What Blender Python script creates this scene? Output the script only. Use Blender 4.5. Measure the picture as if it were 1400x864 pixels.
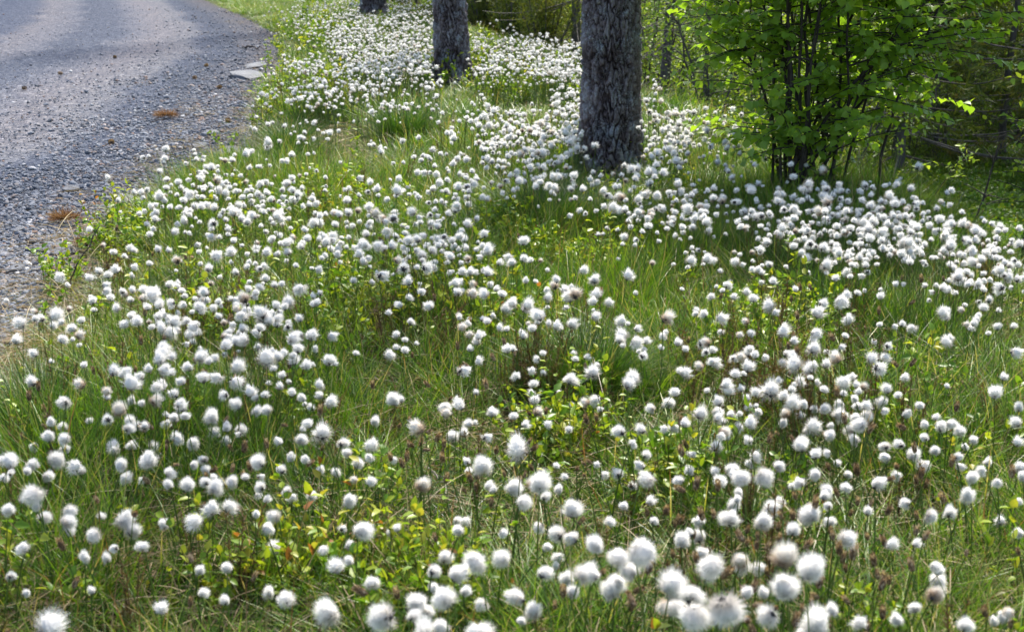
import bpy, math, random
import numpy as np
from mathutils import Vector, Matrix, Euler

for o in list(bpy.data.objects):
    bpy.data.objects.remove(o)
S = bpy.context.scene
COL = S.collection
R = math.radians
rng = np.random.default_rng(11)
random.seed(5)

# ------------------------------------------------------------ camera, world, sun, exposure
CAM_H, PITCH, FPX = 1.05, R(14.7), 1944.4
cam = bpy.data.cameras.new('camera')
cam.lens, cam.sensor_width = 50, 36
cam.clip_start, cam.clip_end = 0.05, 2000
cam.dof.use_dof = True
cam.dof.focus_distance = 4.3
cam.dof.aperture_fstop = 10
camo = bpy.data.objects.new('camera', cam)
COL.objects.link(camo)
camo.location = (0, 0, CAM_H)
camo.rotation_euler = (math.pi / 2 - PITCH, 0, 0)
S.camera = camo

SUN_AZ, SUN_EL = R(14), R(54)
w = bpy.data.worlds.new('World')
S.world = w
w.use_nodes = True
nt = w.node_tree
bg = nt.nodes['Background']
sky = nt.nodes.new('ShaderNodeTexSky')
sky.sky_type = 'NISHITA'
sky.sun_disc = False
sky.sun_elevation = SUN_EL
sky.sun_rotation = SUN_AZ
sky.air_density, sky.dust_density = 1.0, 2.5
nt.links.new(sky.outputs[0], bg.inputs[0])
bg.inputs[1].default_value = 0.15
sl = bpy.data.lights.new('sun', 'SUN')
sl.energy, sl.angle, sl.color = 4.4, R(5), (1, .94, .84)
so = bpy.data.objects.new('sun', sl)
COL.objects.link(so)
so.rotation_euler = Vector((math.sin(SUN_AZ) * math.cos(SUN_EL), math.cos(SUN_AZ) * math.cos(SUN_EL), math.sin(SUN_EL))).to_track_quat('Z', 'Y').to_euler()
S.view_settings.view_transform = 'Standard'
S.view_settings.look = 'None'
S.view_settings.exposure = 1.0
S.view_settings.gamma = 1
S.cycles.max_bounces = 6
S.cycles.diffuse_bounces = 3
S.cycles.transmission_bounces = 4
S.cycles.glossy_bounces = 2
S.cycles.use_denoising = True
S.cycles.sample_clamp_indirect = 8

# ------------------------------------------------------------ terrain and unprojection
CP, SP = math.cos(PITCH), math.sin(PITCH)
def rays(px, py):
    px, py = np.asarray(px, float), np.asarray(py, float)
    u, v = (px - 700) / FPX, -(py - 432) / FPX
    return np.stack([u, CP + SP * v, -SP + CP * v], -1)
CREST_Y = np.array([-5, 0, 4, 5, 5.9, 7.6, 9, 11.4, 15.8, 24, 40, 80])
CREST_X = np.array([1.7, 1.62, 1.5, 1.5, 1.5, 1.25, 1.1, .8, -.1, -1.9, -6, -16])
def sstep(t):
    t = np.clip(t, 0, 1)
    return t * t * (3 - 2 * t)
def crest(x, y):
    return x - np.interp(y, CREST_Y, CREST_X)
# road edge traced on the flat ground
_e = [(-260, 700), (-60, 560), (20, 470), (75, 400), (110, 350), (165, 280), (240, 235), (322, 205), (330, 170), (345, 120), (385, 75), (372, 45), (330, 22), (285, 2), (225, -22), (150, -40)]
_r = rays([a for a, b in _e], [b for a, b in _e])
_t = CAM_H / -_r[:, 2]
RE = np.stack([_r[:, 0] * _t, _r[:, 1] * _t], -1)
RE_Y = np.concatenate([[-6], RE[:, 1], [80, 200]])
RE_X = np.concatenate([[-1.1], RE[:, 0], [-38, -120]])
def roadd(x, y):      # metres inside the road, from its right edge
    return np.interp(y, RE_Y, RE_X) - x
def bump(x, y, s=0):
    return (np.sin(x * 3.1 + y * 1.3 + 1 + s) * np.sin(y * 2.7 - x * .9 + s) * .5 + np.sin(x * 7.3 - y * 2.1 + 2) * np.sin(y * 6.1 + x * 3.3 + s) * .3 + np.sin(x * 14.2 + y * 5) * np.sin(y * 13.1 - x * 6) * .15)
def H(x, y):
    d = crest(x, y)
    rd = roadd(x, y)
    m = sstep(-rd / .5)
    low = -1.3 * sstep((d + .15) / 2.0)
    z = low + .045 * bump(x, y) * m + .12 * bump(x * .3, y * .3, 4) * sstep((d - 1) / 3)
    z = z + np.clip(y - 24, 0, 200) * .012 * sstep((d - 2) / 5)
    return z - .02 * (1 - m)
def unproject(px, py, h=0.0, tmax=70):
    d = rays(px, py)
    n = len(d)
    ts = np.geomspace(.9, tmax, 150)
    h = np.broadcast_to(np.asarray(h, float), (n,))
    lo, hi, hit = np.full(n, ts[0]), np.full(n, np.nan), np.zeros(n, bool)
    for a in ts:
        z = CAM_H + d[:, 2] * a
        g = H(d[:, 0] * a, d[:, 1] * a) + h
        new = (~hit) & (z <= g)
        hi[new] = a
        hit |= new
        lo[~hit] = a
    hi[~hit] = tmax
    for _ in range(8):
        m = (lo + hi) / 2
        under = CAM_H + d[:, 2] * m <= H(d[:, 0] * m, d[:, 1] * m) + h
        hi = np.where(under, m, hi)
        lo = np.where(under, lo, m)
    x, y = d[:, 0] * hi, d[:, 1] * hi
    return x, y, hi, hit
def G(px, py, h=0.0):
    x, y, t, _ = unproject([px], [py], h)
    return float(x[0]), float(y[0]), float(t[0])
def toward(px, py, Y):                        # ground point under pixel column at depth Y
    d = rays([px], [py])[0]
    x = d[0] / d[1] * Y
    return x, Y
def Hf(x, y):
    return float(H(np.array([x]), np.array([y]))[0])

# ------------------------------------------------------------ mesh building
class MB:
    def __init__(s):
        s.v, s.t, s.f, s.m, s.n = [], [], [], [], 0
    def add(s, v, f, tint=0.0, mat=0):
        v = np.asarray(v, np.float32).reshape(-1, 3)
        f = np.asarray(f, np.int64)
        s.v.append(v)
        s.t.append(np.broadcast_to(np.asarray(tint, np.float32), (len(v),)))
        s.f.append(f + s.n)
        s.m.append(np.full(len(f), mat))
        s.n += len(v)
    def mesh(s, name, mats, smooth=True):
        me = bpy.data.meshes.new(name)
        v = np.concatenate(s.v)
        tot = np.concatenate([np.full(len(f), f.shape[1]) for f in s.f])
        loops = np.concatenate([f.ravel() for f in s.f])
        me.vertices.add(len(v))
        me.vertices.foreach_set('co', v.ravel())
        me.loops.add(len(loops))
        me.loops.foreach_set('vertex_index', loops.astype(np.int32))
        me.polygons.add(len(tot))
        st = np.concatenate([[0], np.cumsum(tot)[:-1]])
        me.polygons.foreach_set('loop_start', st.astype(np.int32))
        me.polygons.foreach_set('material_index', np.concatenate(s.m).astype(np.int32))
        me.polygons.foreach_set('use_smooth', np.full(len(tot), smooth))
        me.update(calc_edges=True)
        a = me.attributes.new('tint', 'FLOAT', 'POINT')
        a.data.foreach_set('value', np.concatenate(s.t).astype(np.float32))
        for m in (mats if isinstance(mats, list) else [mats]):
            me.materials.append(m)
        return me
def ribbon(mb, P, W, side, tint=0.0, mat=0):
    """P (N,K,3) centre lines, W (N,K) widths, side (N,3)"""
    N, K, _ = P.shape
    s = side / (np.linalg.norm(side, axis=-1, keepdims=True) + 1e-9)
    s = s[:, None, :] * (W[..., None] * .5)
    V = np.stack([P - s, P + s], 2).reshape(N * K * 2, 3)
    i = (np.arange(N)[:, None] * K + np.arange(K - 1)[None]) * 2
    F = np.stack([i, i + 1, i + 3, i + 2], -1).reshape(-1, 4)
    t = np.broadcast_to(np.asarray(tint, np.float32).reshape((-1, 1, 1) if np.ndim(tint) == 1 else (np.shape(tint) + (1,) if np.ndim(tint) == 2 else (1, 1, 1))), (N, K, 2)).reshape(-1)
    mb.add(V, F, t, mat)
def tube(mb, P, rad, sides=6, tint=0.0, mat=0):
    P = np.asarray(P, float); K = len(P)
    T = np.gradient(P, axis=0)
    T /= np.linalg.norm(T, axis=1, keepdims=True) + 1e-9
    ref = np.array([0, 0, 1.]) if abs(T[0, 2]) < .9 else np.array([1., 0, 0])
    A = np.cross(T, ref); A /= np.linalg.norm(A, axis=1, keepdims=True) + 1e-9
    B = np.cross(T, A)
    an = np.linspace(0, 2 * np.pi, sides, endpoint=False)
    r = np.asarray(rad, float)[:, None, None]
    V = P[:, None] + r * (np.cos(an)[None, :, None] * A[:, None] + np.sin(an)[None, :, None] * B[:, None])
    k = np.arange(K - 1)[:, None] * sides; j = np.arange(sides)[None]
    F = np.stack([k + j, k + (j + 1) % sides, k + sides + (j + 1) % sides, k + sides + j], -1).reshape(-1, 4)
    mb.add(V.reshape(-1, 3), F, tint, mat)
def unit(a):
    return a / (np.linalg.norm(a, axis=-1, keepdims=True) + 1e-9)
def rdir(n, r=rng):
    return unit(r.normal(size=(n, 3)))
def leaves(mb, B, D, Nn, L, Wd, tint=0.0, mat=0, fold=.18, droop=.12, a=(.32, .72), ww=(1., .72)):
    """pointed oval leaves folded on the midrib"""
    D = unit(D); Sd = unit(np.cross(D, Nn)); Nn = np.cross(Sd, D)
    L = np.asarray(L)[:, None]; Wd = np.asarray(Wd)[:, None] * .5
    m1 = B + D * L * a[0]; m2 = B + D * L * a[1] - Nn * L * droop * .4; tp = B + D * L - Nn * L * droop
    up = Nn * Wd * fold * 2
    V = np.stack([B, m1, m2, tp, m1 - Sd * Wd * ww[0] + up, m2 - Sd * Wd * ww[1] + up * .7, m1 + Sd * Wd * ww[0] + up, m2 + Sd * Wd * ww[1] + up * .7], 1)
    n = len(B); o = np.arange(n)[:, None] * 8
    T = np.concatenate([o + np.array([q]) for q in ([0, 4, 1], [0, 1, 6], [5, 3, 2], [2, 3, 7])])
    Q = np.concatenate([o + np.array([q]) for q in ([4, 5, 2, 1], [1, 2, 7, 6])])
    t = np.repeat(np.broadcast_to(np.asarray(tint, np.float32), (n,)), 8)
    nn = mb.n
    mb.add(V.reshape(-1, 3), T, t, mat)
    mb.f.append(Q + nn); mb.m.append(np.full(len(Q), mat))
def sphere(sub=2):
    import bmesh
    bm = bmesh.new(); bmesh.ops.create_icosphere(bm, subdivisions=sub, radius=1)
    v = np.array([q.co[:] for q in bm.verts]); f = np.array([[q.index for q in p.verts] for p in bm.faces])
    bm.free(); return v, f
ICO1, ICO2, ICO3 = sphere(1), sphere(2), sphere(3)

# ------------------------------------------------------------ materials
def newmat(name):
    m = bpy.data.materials.new(name); m.use_nodes = True
    t = m.node_tree; t.nodes.clear()
    return m, t, t.nodes.new('ShaderNodeOutputMaterial')
def ramp(t, stops, src=None):
    r = t.nodes.new('ShaderNodeValToRGB'); e = r.color_ramp.elements
    while len(e) < len(stops): e.new(.5)
    for el, (p, c) in zip(e, stops):
        el.position = p; el.color = (*c, 1) if len(c) == 3 else c
    if src is not None: t.links.new(src, r.inputs[0])
    return r
def math_(t, op, a, b=None, c=None):
    n = t.nodes.new('ShaderNodeMath'); n.operation = op
    for i, q in enumerate((a, b, c)):
        if q is None: continue
        if hasattr(q, 'links'): t.links.new(q, n.inputs[i])
        else: n.inputs[i].default_value = q
    return n.outputs[0]
def noise(t, scale, detail=3, vec=None, rough=.5):
    n = t.nodes.new('ShaderNodeTexNoise'); n.inputs['Scale'].default_value = scale
    n.inputs['Detail'].default_value = detail; n.inputs['Roughness'].default_value = rough
    if vec is not None: t.links.new(vec, n.inputs['Vector'])
    return n.outputs[0]
def mixc(t, f, a, b, mode='MIX'):
    n = t.nodes.new('ShaderNodeMix'); n.data_type = 'RGBA'; n.blend_type = mode
    for i, q in ((0, f), (6, a), (7, b)):
        if hasattr(q, 'links'): t.links.new(q, n.inputs[i])
        else: n.inputs[i].default_value = q if i == 0 else (*q, 1)
    return n.outputs[2]
def leafmat(name, stops, transl=.35, rough=.45, spec=.35, var=.22, patch=.25, pscale=1.6, tcol=(1.15, 1.1, .55)):
    m, t, out = newmat(name)
    at = t.nodes.new('ShaderNodeAttribute'); at.attribute_name = 'tint'
    oi = t.nodes.new('ShaderNodeObjectInfo')
    geo = t.nodes.new('ShaderNodeNewGeometry')
    nz = noise(t, pscale, 2, geo.outputs['Position'])
    f = math_(t, 'ADD', at.outputs['Fac'], math_(t, 'MULTIPLY', math_(t, 'SUBTRACT', oi.outputs['Random'], .5), var))
    f = math_(t, 'ADD', f, math_(t, 'MULTIPLY', math_(t, 'SUBTRACT', nz, .5), patch * 2))
    r = ramp(t, stops, f)
    p = t.nodes.new('ShaderNodeBsdfPrincipled')
    t.links.new(r.outputs[0], p.inputs['Base Color'])
    p.inputs['Roughness'].default_value = rough
    p.inputs['Specular IOR Level'].default_value = spec
    tr = t.nodes.new('ShaderNodeBsdfTranslucent')
    c = mixc(t, 1.0, r.outputs[0], tcol, 'MULTIPLY')
    t.links.new(c, tr.inputs[0])
    mx = t.nodes.new('ShaderNodeMixShader'); mx.inputs[0].default_value = transl
    t.links.new(p.outputs[0], mx.inputs[1]); t.links.new(tr.outputs[0], mx.inputs[2])
    t.links.new(mx.outputs[0], out.inputs[0])
    return m
def woodmat(name, c1, c2, scale=18, rough=.85, bumpd=.004, stretch=.25):
    m, t, out = newmat(name)
    geo = t.nodes.new('ShaderNodeTexCoord')
    mp = t.nodes.new('ShaderNodeMapping'); mp.inputs['Scale'].default_value = (1, 1, stretch)
    t.links.new(geo.outputs['Object'], mp.inputs[0])
    n = noise(t, scale, 6, mp.outputs[0], .65)
    r = ramp(t, [(.32, c1), (.68, c2)], n)
    p = t.nodes.new('ShaderNodeBsdfPrincipled'); p.inputs['Roughness'].default_value = rough
    p.inputs['Specular IOR Level'].default_value = .2
    t.links.new(r.outputs[0], p.inputs['Base Color'])
    b = t.nodes.new('ShaderNodeBump'); b.inputs['Distance'].default_value = bumpd; b.inputs['Strength'].default_value = .8
    t.links.new(n, b.inputs['Height']); t.links.new(b.outputs[0], p.inputs['Normal'])
    t.links.new(p.outputs[0], out.inputs[0])
    return m
M = {}
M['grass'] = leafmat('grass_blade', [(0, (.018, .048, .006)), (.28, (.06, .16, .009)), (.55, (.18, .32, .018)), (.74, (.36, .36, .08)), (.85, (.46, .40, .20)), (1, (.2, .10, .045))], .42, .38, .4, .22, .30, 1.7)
M['rush'] = leafmat('rush_blade', [(0, (.018, .055, .007)), (.5, (.055, .15, .014)), (.8, (.15, .24, .03)), (1, (.4, .33, .16))], .4, .4, .35, .1, .08)
M['berry'] = leafmat('shrub_leaf', [(0, (.05, .13, .015)), (.4, (.14, .27, .022)), (.75, (.33, .42, .03)), (.97, (.40, .36, .05)), (1, (.32, .14, .04))], .45, .4, .4, .3, .25, 3.0)
M['bush'] = leafmat('bush_leaf', [(0, (.09, .18, .03)), (.5, (.19, .32, .04)), (1, (.38, .46, .05))], .5, .38, .4, .25, .12, 3.0, (1.6, 1.6, .5))
M['birch'] = leafmat('birch_leaf', [(0, (.08, .16, .025)), (.5, (.19, .31, .04)), (1, (.38, .48, .06))], .5, .4, .4, .3, .2, .8)
M['conifer'] = leafmat('conifer_needle', [(0, (.045, .08, .018)), (.5, (.11, .15, .03)), (.8, (.2, .21, .05)), (1, (.22, .14, .07))], .35, .6, .2, .3, .3, .5)
M['heath'] = leafmat('heath_sprig', [(0, (.10, .06, .035)), (.5, (.17, .11, .05)), (1, (.14, .17, .05))], .25, .6, .2, .3, .2)
M['litter'] = leafmat('dry_litter', [(0, (.10, .065, .04)), (.5, (.30, .23, .13)), (1, (.5, .42, .27))], .2, .7, .2, .5, .2)
M['rust'] = leafmat('rusty_needle', [(0, (.10, .05, .03)), (.5, (.24, .12, .06)), (1, (.32, .2, .11))], .25, .7, .2, .3, .1)
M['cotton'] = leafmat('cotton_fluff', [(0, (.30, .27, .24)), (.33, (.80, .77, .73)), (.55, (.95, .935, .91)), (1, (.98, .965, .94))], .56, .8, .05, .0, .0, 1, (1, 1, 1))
M['tan'] = leafmat('tan_fluff', [(0, (.28, .2, .13)), (.35, (.70, .58, .46)), (.7, (.88, .82, .74)), (1, (.93, .91, .87))], .42, .8, .1, .0, .0, 1, (1, 1, 1))
M['bract'] = leafmat('slate_bract', [(0, (.035, .033, .036)), (.6, (.12, .11, .11)), (1, (.25, .2, .17))], .15, .6, .2, .2, 0)
M['spike'] = leafmat('brown_scale', [(0, (.09, .06, .04)), (.5, (.27, .18, .11)), (1, (.52, .42, .29))], .25, .7, .2, .35, 0)
M['stem'] = leafmat('green_stem', [(0, (.05, .08, .02)), (.5, (.10, .17, .03)), (1, (.2, .24, .06))], .2, .5, .3, .6, 0)
M['bark_dark'] = woodmat('dark_twig_bark', (.022, .018, .016), (.085, .07, .062), 60, .8, .003)
M['bark_grey'] = woodmat('grey_bark', (.05, .042, .04), (.16, .14, .135), 22, .9, .01)
M['deadwood'] = woodmat('weathered_wood', (.09, .075, .065), (.26, .235, .22), 70, .85, .003)

def stonemat():
    m, t, out = newmat('gravel_stone')
    oi = t.nodes.new('ShaderNodeObjectInfo'); geo = t.nodes.new('ShaderNodeNewGeometry')
    r = ramp(t, [(0, (.09, .10, .12)), (.3, (.16, .18, .215)), (.55, (.23, .25, .29)), (.75, (.27, .285, .325)), (.86, (.31, .28, .265)), (.93, (.27, .18, .14)), (.97, (.5, .5, .52)), (1, (.6, .6, .6))], oi.outputs['Random'])
    n = noise(t, 160, 4, geo.outputs['Position'])
    c = mixc(t, .35, r.outputs[0], (0, 0, 0))
    c = mixc(t, n, c, r.outputs[0])
    p = t.nodes.new('ShaderNodeBsdfPrincipled'); p.inputs['Roughness'].default_value = .85; p.inputs['Specular IOR Level'].default_value = .2
    t.links.new(c, p.inputs['Base Color']); t.links.new(p.outputs[0], out.inputs[0])
    return m
M['stone'] = stonemat()
def rockmat():
    m, t, out = newmat('slab_rock')
    geo = t.nodes.new('ShaderNodeNewGeometry')
    n = noise(t, 14, 8, geo.outputs['Position'], .65)
    r = ramp(t, [(.3, (.06, .065, .08)), (.5, (.10, .11, .13)), (.7, (.17, .175, .19))], n)
    p = t.nodes.new('ShaderNodeBsdfPrincipled'); p.inputs['Roughness'].default_value = .75
    b = t.nodes.new('ShaderNodeBump'); b.inputs['Distance'].default_value = .01
    t.links.new(noise(t, 60, 6, geo.outputs['Position'], .7), b.inputs['Height']); t.links.new(b.outputs[0], p.inputs['Normal'])
    t.links.new(r.outputs[0], p.inputs['Base Color']); t.links.new(p.outputs[0], out.inputs[0])
    return m
M['rock'] = rockmat()
def soilmat():
    m, t, out = newmat('mossy_soil')
    geo = t.nodes.new('ShaderNodeNewGeometry'); P = geo.outputs['Position']
    n1, n2 = noise(t, 2.2, 5, P, .6), noise(t, 45, 5, P, .7)
    r = ramp(t, [(.30, (.035, .028, .016)), (.45, (.055, .075, .016)), (.58, (.09, .11, .025)), (.75, (.14, .11, .06))], n1)
    r2 = ramp(t, [(.3, (.25, .25, .25)), (.7, (1.3, 1.3, 1.3))], n2)
    c = mixc(t, 1, r.outputs[0], r2.outputs[0], 'MULTIPLY')
    p = t.nodes.new('ShaderNodeBsdfPrincipled'); p.inputs['Roughness'].default_value = .95; p.inputs['Specular IOR Level'].default_value = .1
    b = t.nodes.new('ShaderNodeBump'); b.inputs['Distance'].default_value = .02
    t.links.new(n2, b.inputs['Height']); t.links.new(b.outputs[0], p.inputs['Normal'])
    t.links.new(c, p.inputs['Base Color']); t.links.new(p.outputs[0], out.inputs[0])
    return m
M['soil'] = soilmat()
def roadmat():
    """'tint' carries metres from the road's edge: two wheel tracks of fine warm grit between looser blue-grey gravel"""
    m, t, out = newmat('gravel_road')
    geo = t.nodes.new('ShaderNodeNewGeometry'); P = geo.outputs['Position']
    at = t.nodes.new('ShaderNodeAttribute'); at.attribute_name = 'tint'
    u = math_(t, 'ADD', at.outputs['Fac'], math_(t, 'MULTIPLY', math_(t, 'SUBTRACT', noise(t, .8, 4, P, .6), .5), .7))
    band = ramp(t, [(0, (.22, .20, .19)), (.05, (.22, .215, .22)), (.11, (.17, .185, .215)), (.155, (.19, .205, .24)), (.19, (.32, .315, .32)), (.27, (.35, .33, .33)), (.33, (.29, .29, .31)), (.37, (.21, .225, .26)), (.45, (.20, .215, .25)), (.49, (.29, .29, .31)), (.57, (.33, .315, .32)), (.62, (.2, .215, .255)), (.74, (.17, .19, .235)), (.79, (.33, .315, .325)), (1, (.2, .215, .255))], math_(t, 'DIVIDE', u, 5.0))
    v1 = t.nodes.new('ShaderNodeTexVoronoi'); v1.inputs['Scale'].default_value = 75; t.links.new(P, v1.inputs['Vector'])
    v2 = t.nodes.new('ShaderNodeTexVoronoi'); v2.inputs['Scale'].default_value = 32; t.links.new(P, v2.inputs['Vector'])
    g1 = ramp(t, [(0, (.45, .47, .52)), (.5, (.9, .92, 1.0)), (.8, (1.25, 1.2, 1.15)), (1, (1.9, 1.85, 1.8))], None)
    s = t.nodes.new('ShaderNodeSeparateColor'); t.links.new(v1.outputs['Color'], s.inputs[0]); t.links.new(s.outputs[0], g1.inputs[0])
    s2 = t.nodes.new('ShaderNodeSeparateColor'); t.links.new(v2.outputs['Color'], s2.inputs[0])
    g2 = ramp(t, [(0, (.7, .72, .78)), (.7, (1, 1, 1)), (.93, (1.15, 1.1, 1.05)), (1, (1.6, 1.6, 1.6))], s2.outputs[1])
    c = mixc(t, 1, band.outputs[0], g1.outputs[0], 'MULTIPLY'); c = mixc(t, 1, c, g2.outputs[0], 'MULTIPLY'); c = mixc(t, 1, c, (.45, .475, .51), 'MULTIPLY')
    p = t.nodes.new('ShaderNodeBsdfPrincipled'); p.inputs['Roughness'].default_value = 1; p.inputs['Specular IOR Level'].default_value = .0
    b = t.nodes.new('ShaderNodeBump'); b.inputs['Distance'].default_value = .006; b.invert = True
    t.links.new(v1.outputs['Distance'], b.inputs['Height']); t.links.new(b.outputs[0], p.inputs['Normal'])
    t.links.new(c, p.inputs['Base Color']); t.links.new(p.outputs[0], out.inputs[0])
    return m
M['road'] = roadmat()
def barkmat():
    """'tint' is the height of the bark plates (0 furrow, 1 plate face)"""
    m, t, out = newmat('pine_bark')
    tc = t.nodes.new('ShaderNodeTexCoord'); P = tc.outputs['Object']
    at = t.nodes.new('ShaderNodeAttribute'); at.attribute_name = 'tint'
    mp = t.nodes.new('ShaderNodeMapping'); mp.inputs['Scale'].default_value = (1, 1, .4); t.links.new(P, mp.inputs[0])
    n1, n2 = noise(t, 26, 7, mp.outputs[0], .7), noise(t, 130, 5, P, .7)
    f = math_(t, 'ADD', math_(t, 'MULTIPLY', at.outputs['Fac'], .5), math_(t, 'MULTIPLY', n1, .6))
    r = ramp(t, [(.26, (.018, .012, .011)), (.44, (.075, .055, .055)), (.64, (.165, .135, .14)), (.88, (.29, .27, .285))], f)  # furrow stops darker: browner crevice pigment, plus crevice shade put into the colour
    lich = ramp(t, [(.55, (0, 0, 0)), (.61, (1, 1, 1))], math_(t, 'ADD', math_(t, 'MULTIPLY', n2, .55), math_(t, 'MULTIPLY', noise(t, 9, 3, P), .5)))
    big = ramp(t, [(.38, (.62, .58, .58)), (.6, (1.3, 1.3, 1.32))], noise(t, 5, 4, P, .6))
    rr = mixc(t, 1, r.outputs[0], big.outputs[0], 'MULTIPLY')
    c = mixc(t, math_(t, 'MULTIPLY', lich.outputs[0], at.outputs['Fac']), rr, (.34, .36, .40))
    p = t.nodes.new('ShaderNodeBsdfPrincipled'); p.inputs['Roughness'].default_value = .9; p.inputs['Specular IOR Level'].default_value = .15
    b = t.nodes.new('ShaderNodeBump'); b.inputs['Distance'].default_value = .008
    t.links.new(math_(t, 'ADD', n1, n2), b.inputs['Height']); t.links.new(b.outputs[0], p.inputs['Normal'])
    t.links.new(c, p.inputs['Base Color']); t.links.new(p.outputs[0], out.inputs[0])
    return m
M['pine_bark'] = barkmat()

# ------------------------------------------------------------ objects
def tag(o, label=None, cat=None, group=None, kind=None):
    for k, q in (('label', label), ('category', cat), ('group', group), ('kind', kind)):
        if q: o[k] = q
    return o
def obj(name, me, parent=None, loc=None, rot=None, scl=None):
    o = bpy.data.objects.new(name, me); COL.objects.link(o)
    if parent is not None: o.parent = parent
    if loc is not None: o.location = loc
    if rot is not None: o.rotation_euler = rot
    if scl is not None: o.scale = scl if hasattr(scl, '__len__') else (scl,) * 3
    return o
def proto(name, me):
    return bpy.data.objects.new('sample_' + name, me)
def scatter(name, P, rot, scl, idx, protos, label=None, kind='stuff', parent=None):
    n = len(P)
    col = bpy.data.collections.new('samples_' + name)
    for i, p in enumerate(protos):
        p.name = f'sample_{name}_{i:02d}'
        col.objects.link(p)
    me = bpy.data.meshes.new(name)
    me.vertices.add(n); me.vertices.foreach_set('co', np.asarray(P, np.float32).ravel())
    a = me.attributes.new('rot', 'FLOAT_VECTOR', 'POINT'); a.data.foreach_set('vector', np.asarray(rot, np.float32).ravel())
    a = me.attributes.new('scl', 'FLOAT_VECTOR', 'POINT'); s = np.asarray(scl, np.float32)
    if s.ndim == 1: s = np.repeat(s[:, None], 3, 1)
    a.data.foreach_set('vector', s.ravel())
    a = me.attributes.new('idx', 'INT', 'POINT'); a.data.foreach_set('value', np.asarray(idx, np.int32))
    g = bpy.data.node_groups.new('scatter_' + name, 'GeometryNodeTree')
    g.interface.new_socket('Geometry', in_out='INPUT', socket_type='NodeSocketGeometry')
    g.interface.new_socket('Geometry', in_out='OUTPUT', socket_type='NodeSocketGeometry')
    N = g.nodes; gi, go = N.new('NodeGroupInput'), N.new('NodeGroupOutput')
    ci = N.new('GeometryNodeCollectionInfo'); ci.inputs[0].default_value = col
    ci.inputs['Separate Children'].default_value = True; ci.inputs['Reset Children'].default_value = True
    ip = N.new('GeometryNodeInstanceOnPoints'); ip.inputs['Pick Instance'].default_value = True
    def na(nm, ty):
        q = N.new('GeometryNodeInputNamedAttribute'); q.data_type = ty; q.inputs[0].default_value = nm
        return q.outputs[0]
    L = g.links
    L.new(gi.outputs[0], ip.inputs['Points']); L.new(ci.outputs[0], ip.inputs['Instance'])
    L.new(na('idx', 'INT'), ip.inputs['Instance Index'])
    er = N.new('FunctionNodeEulerToRotation'); L.new(na('rot', 'FLOAT_VECTOR'), er.inputs[0]); L.new(er.outputs[0], ip.inputs['Rotation'])
    L.new(na('scl', 'FLOAT_VECTOR'), ip.inputs['Scale']); L.new(ip.outputs[0], go.inputs[0])
    o = obj(name, me, parent)
    md = o.modifiers.new('scatter', 'NODES'); md.node_group = g
    tag(o, label, None, None, kind)
    return o
def ell(px, py, lst, soft=.25):
    """0..1 membership of pixels in a list of ellipses (x, y, rx, ry)"""
    w_ = np.zeros(len(px))
    for a, b, c, d in lst:
        q = np.sqrt(((px - a) / c) ** 2 + ((py - b) / d) ** 2)
        w_ = np.maximum(w_, np.clip((1 + soft - q) / (2 * soft), 0, 1))
    return w_

# ============================================================ GROUND
def axis(lo, hi, near_lo, near_hi, st):
    a = np.arange(near_lo, near_hi, st)
    up = [near_hi]; s = st
    while up[-1] < hi: s *= 1.09; up.append(up[-1] + s)
    dn = [near_lo]; s = st
    while dn[-1] > lo: s *= 1.12; dn.append(dn[-1] - s)
    return np.concatenate([dn[::-1][:-1], a, up])
gx, gy = axis(-400, 400, -3, 5, .055), axis(-60, 900, 0, 13, .055)
X, Y = np.meshgrid(gx, gy)
mb = MB()
V = np.stack([X, Y, H(X.ravel(), Y.ravel()).reshape(X.shape)], -1).reshape(-1, 3)
nx, ny = len(gx), len(gy)
i = (np.arange(ny - 1)[:, None] * nx + np.arange(nx - 1)[None])
mb.add(V, np.stack([i, i + 1, i + nx + 1, i + nx], -1).reshape(-1, 4))
tag(obj('ground', mb.mesh('ground', M['soil'])), 'mossy soil and turf falling away beyond the flower verge', kind='structure')
# road sheet
ys = np.concatenate([np.arange(-5, 14, .06), np.geomspace(14, 160, 90)])
us = np.concatenate([np.linspace(-.12, 1.5, 26), np.linspace(1.6, 5.6, 30)])
U, YY = np.meshgrid(us, ys)
XX = np.interp(YY, RE_Y, RE_X) - U
edge = np.where(U < .05, (.05 - U) * .15, 0)
crown = .05 * sstep(U / 1.6) * sstep((5.6 - U) / 1.6)
rut = -.012 * np.exp(-((U - 1.45) / .25) ** 2) - .012 * np.exp(-((U - 3.0) / .25) ** 2)
Z = -.006 + crown + rut - edge + .004 * bump(XX * 2, YY * 2)
mb = MB(); nu = len(us)
i = (np.arange(len(ys) - 1)[:, None] * nu + np.arange(nu - 1)[None])
mb.add(np.stack([XX, YY, Z], -1).reshape(-1, 3), np.stack([i, i + nu, i + nu + 1, i + 1], -1).reshape(-1, 4), U.ravel())
tag(obj('gravel_road', mb.mesh('road', M['road'])), 'blue grey gravel road with worn wheel tracks', kind='structure')
def roadz(x, y):
    u = roadd(x, y)
    return -.006 + .05 * sstep(u / 1.6) * sstep((5.6 - u) / 1.6)

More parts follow.
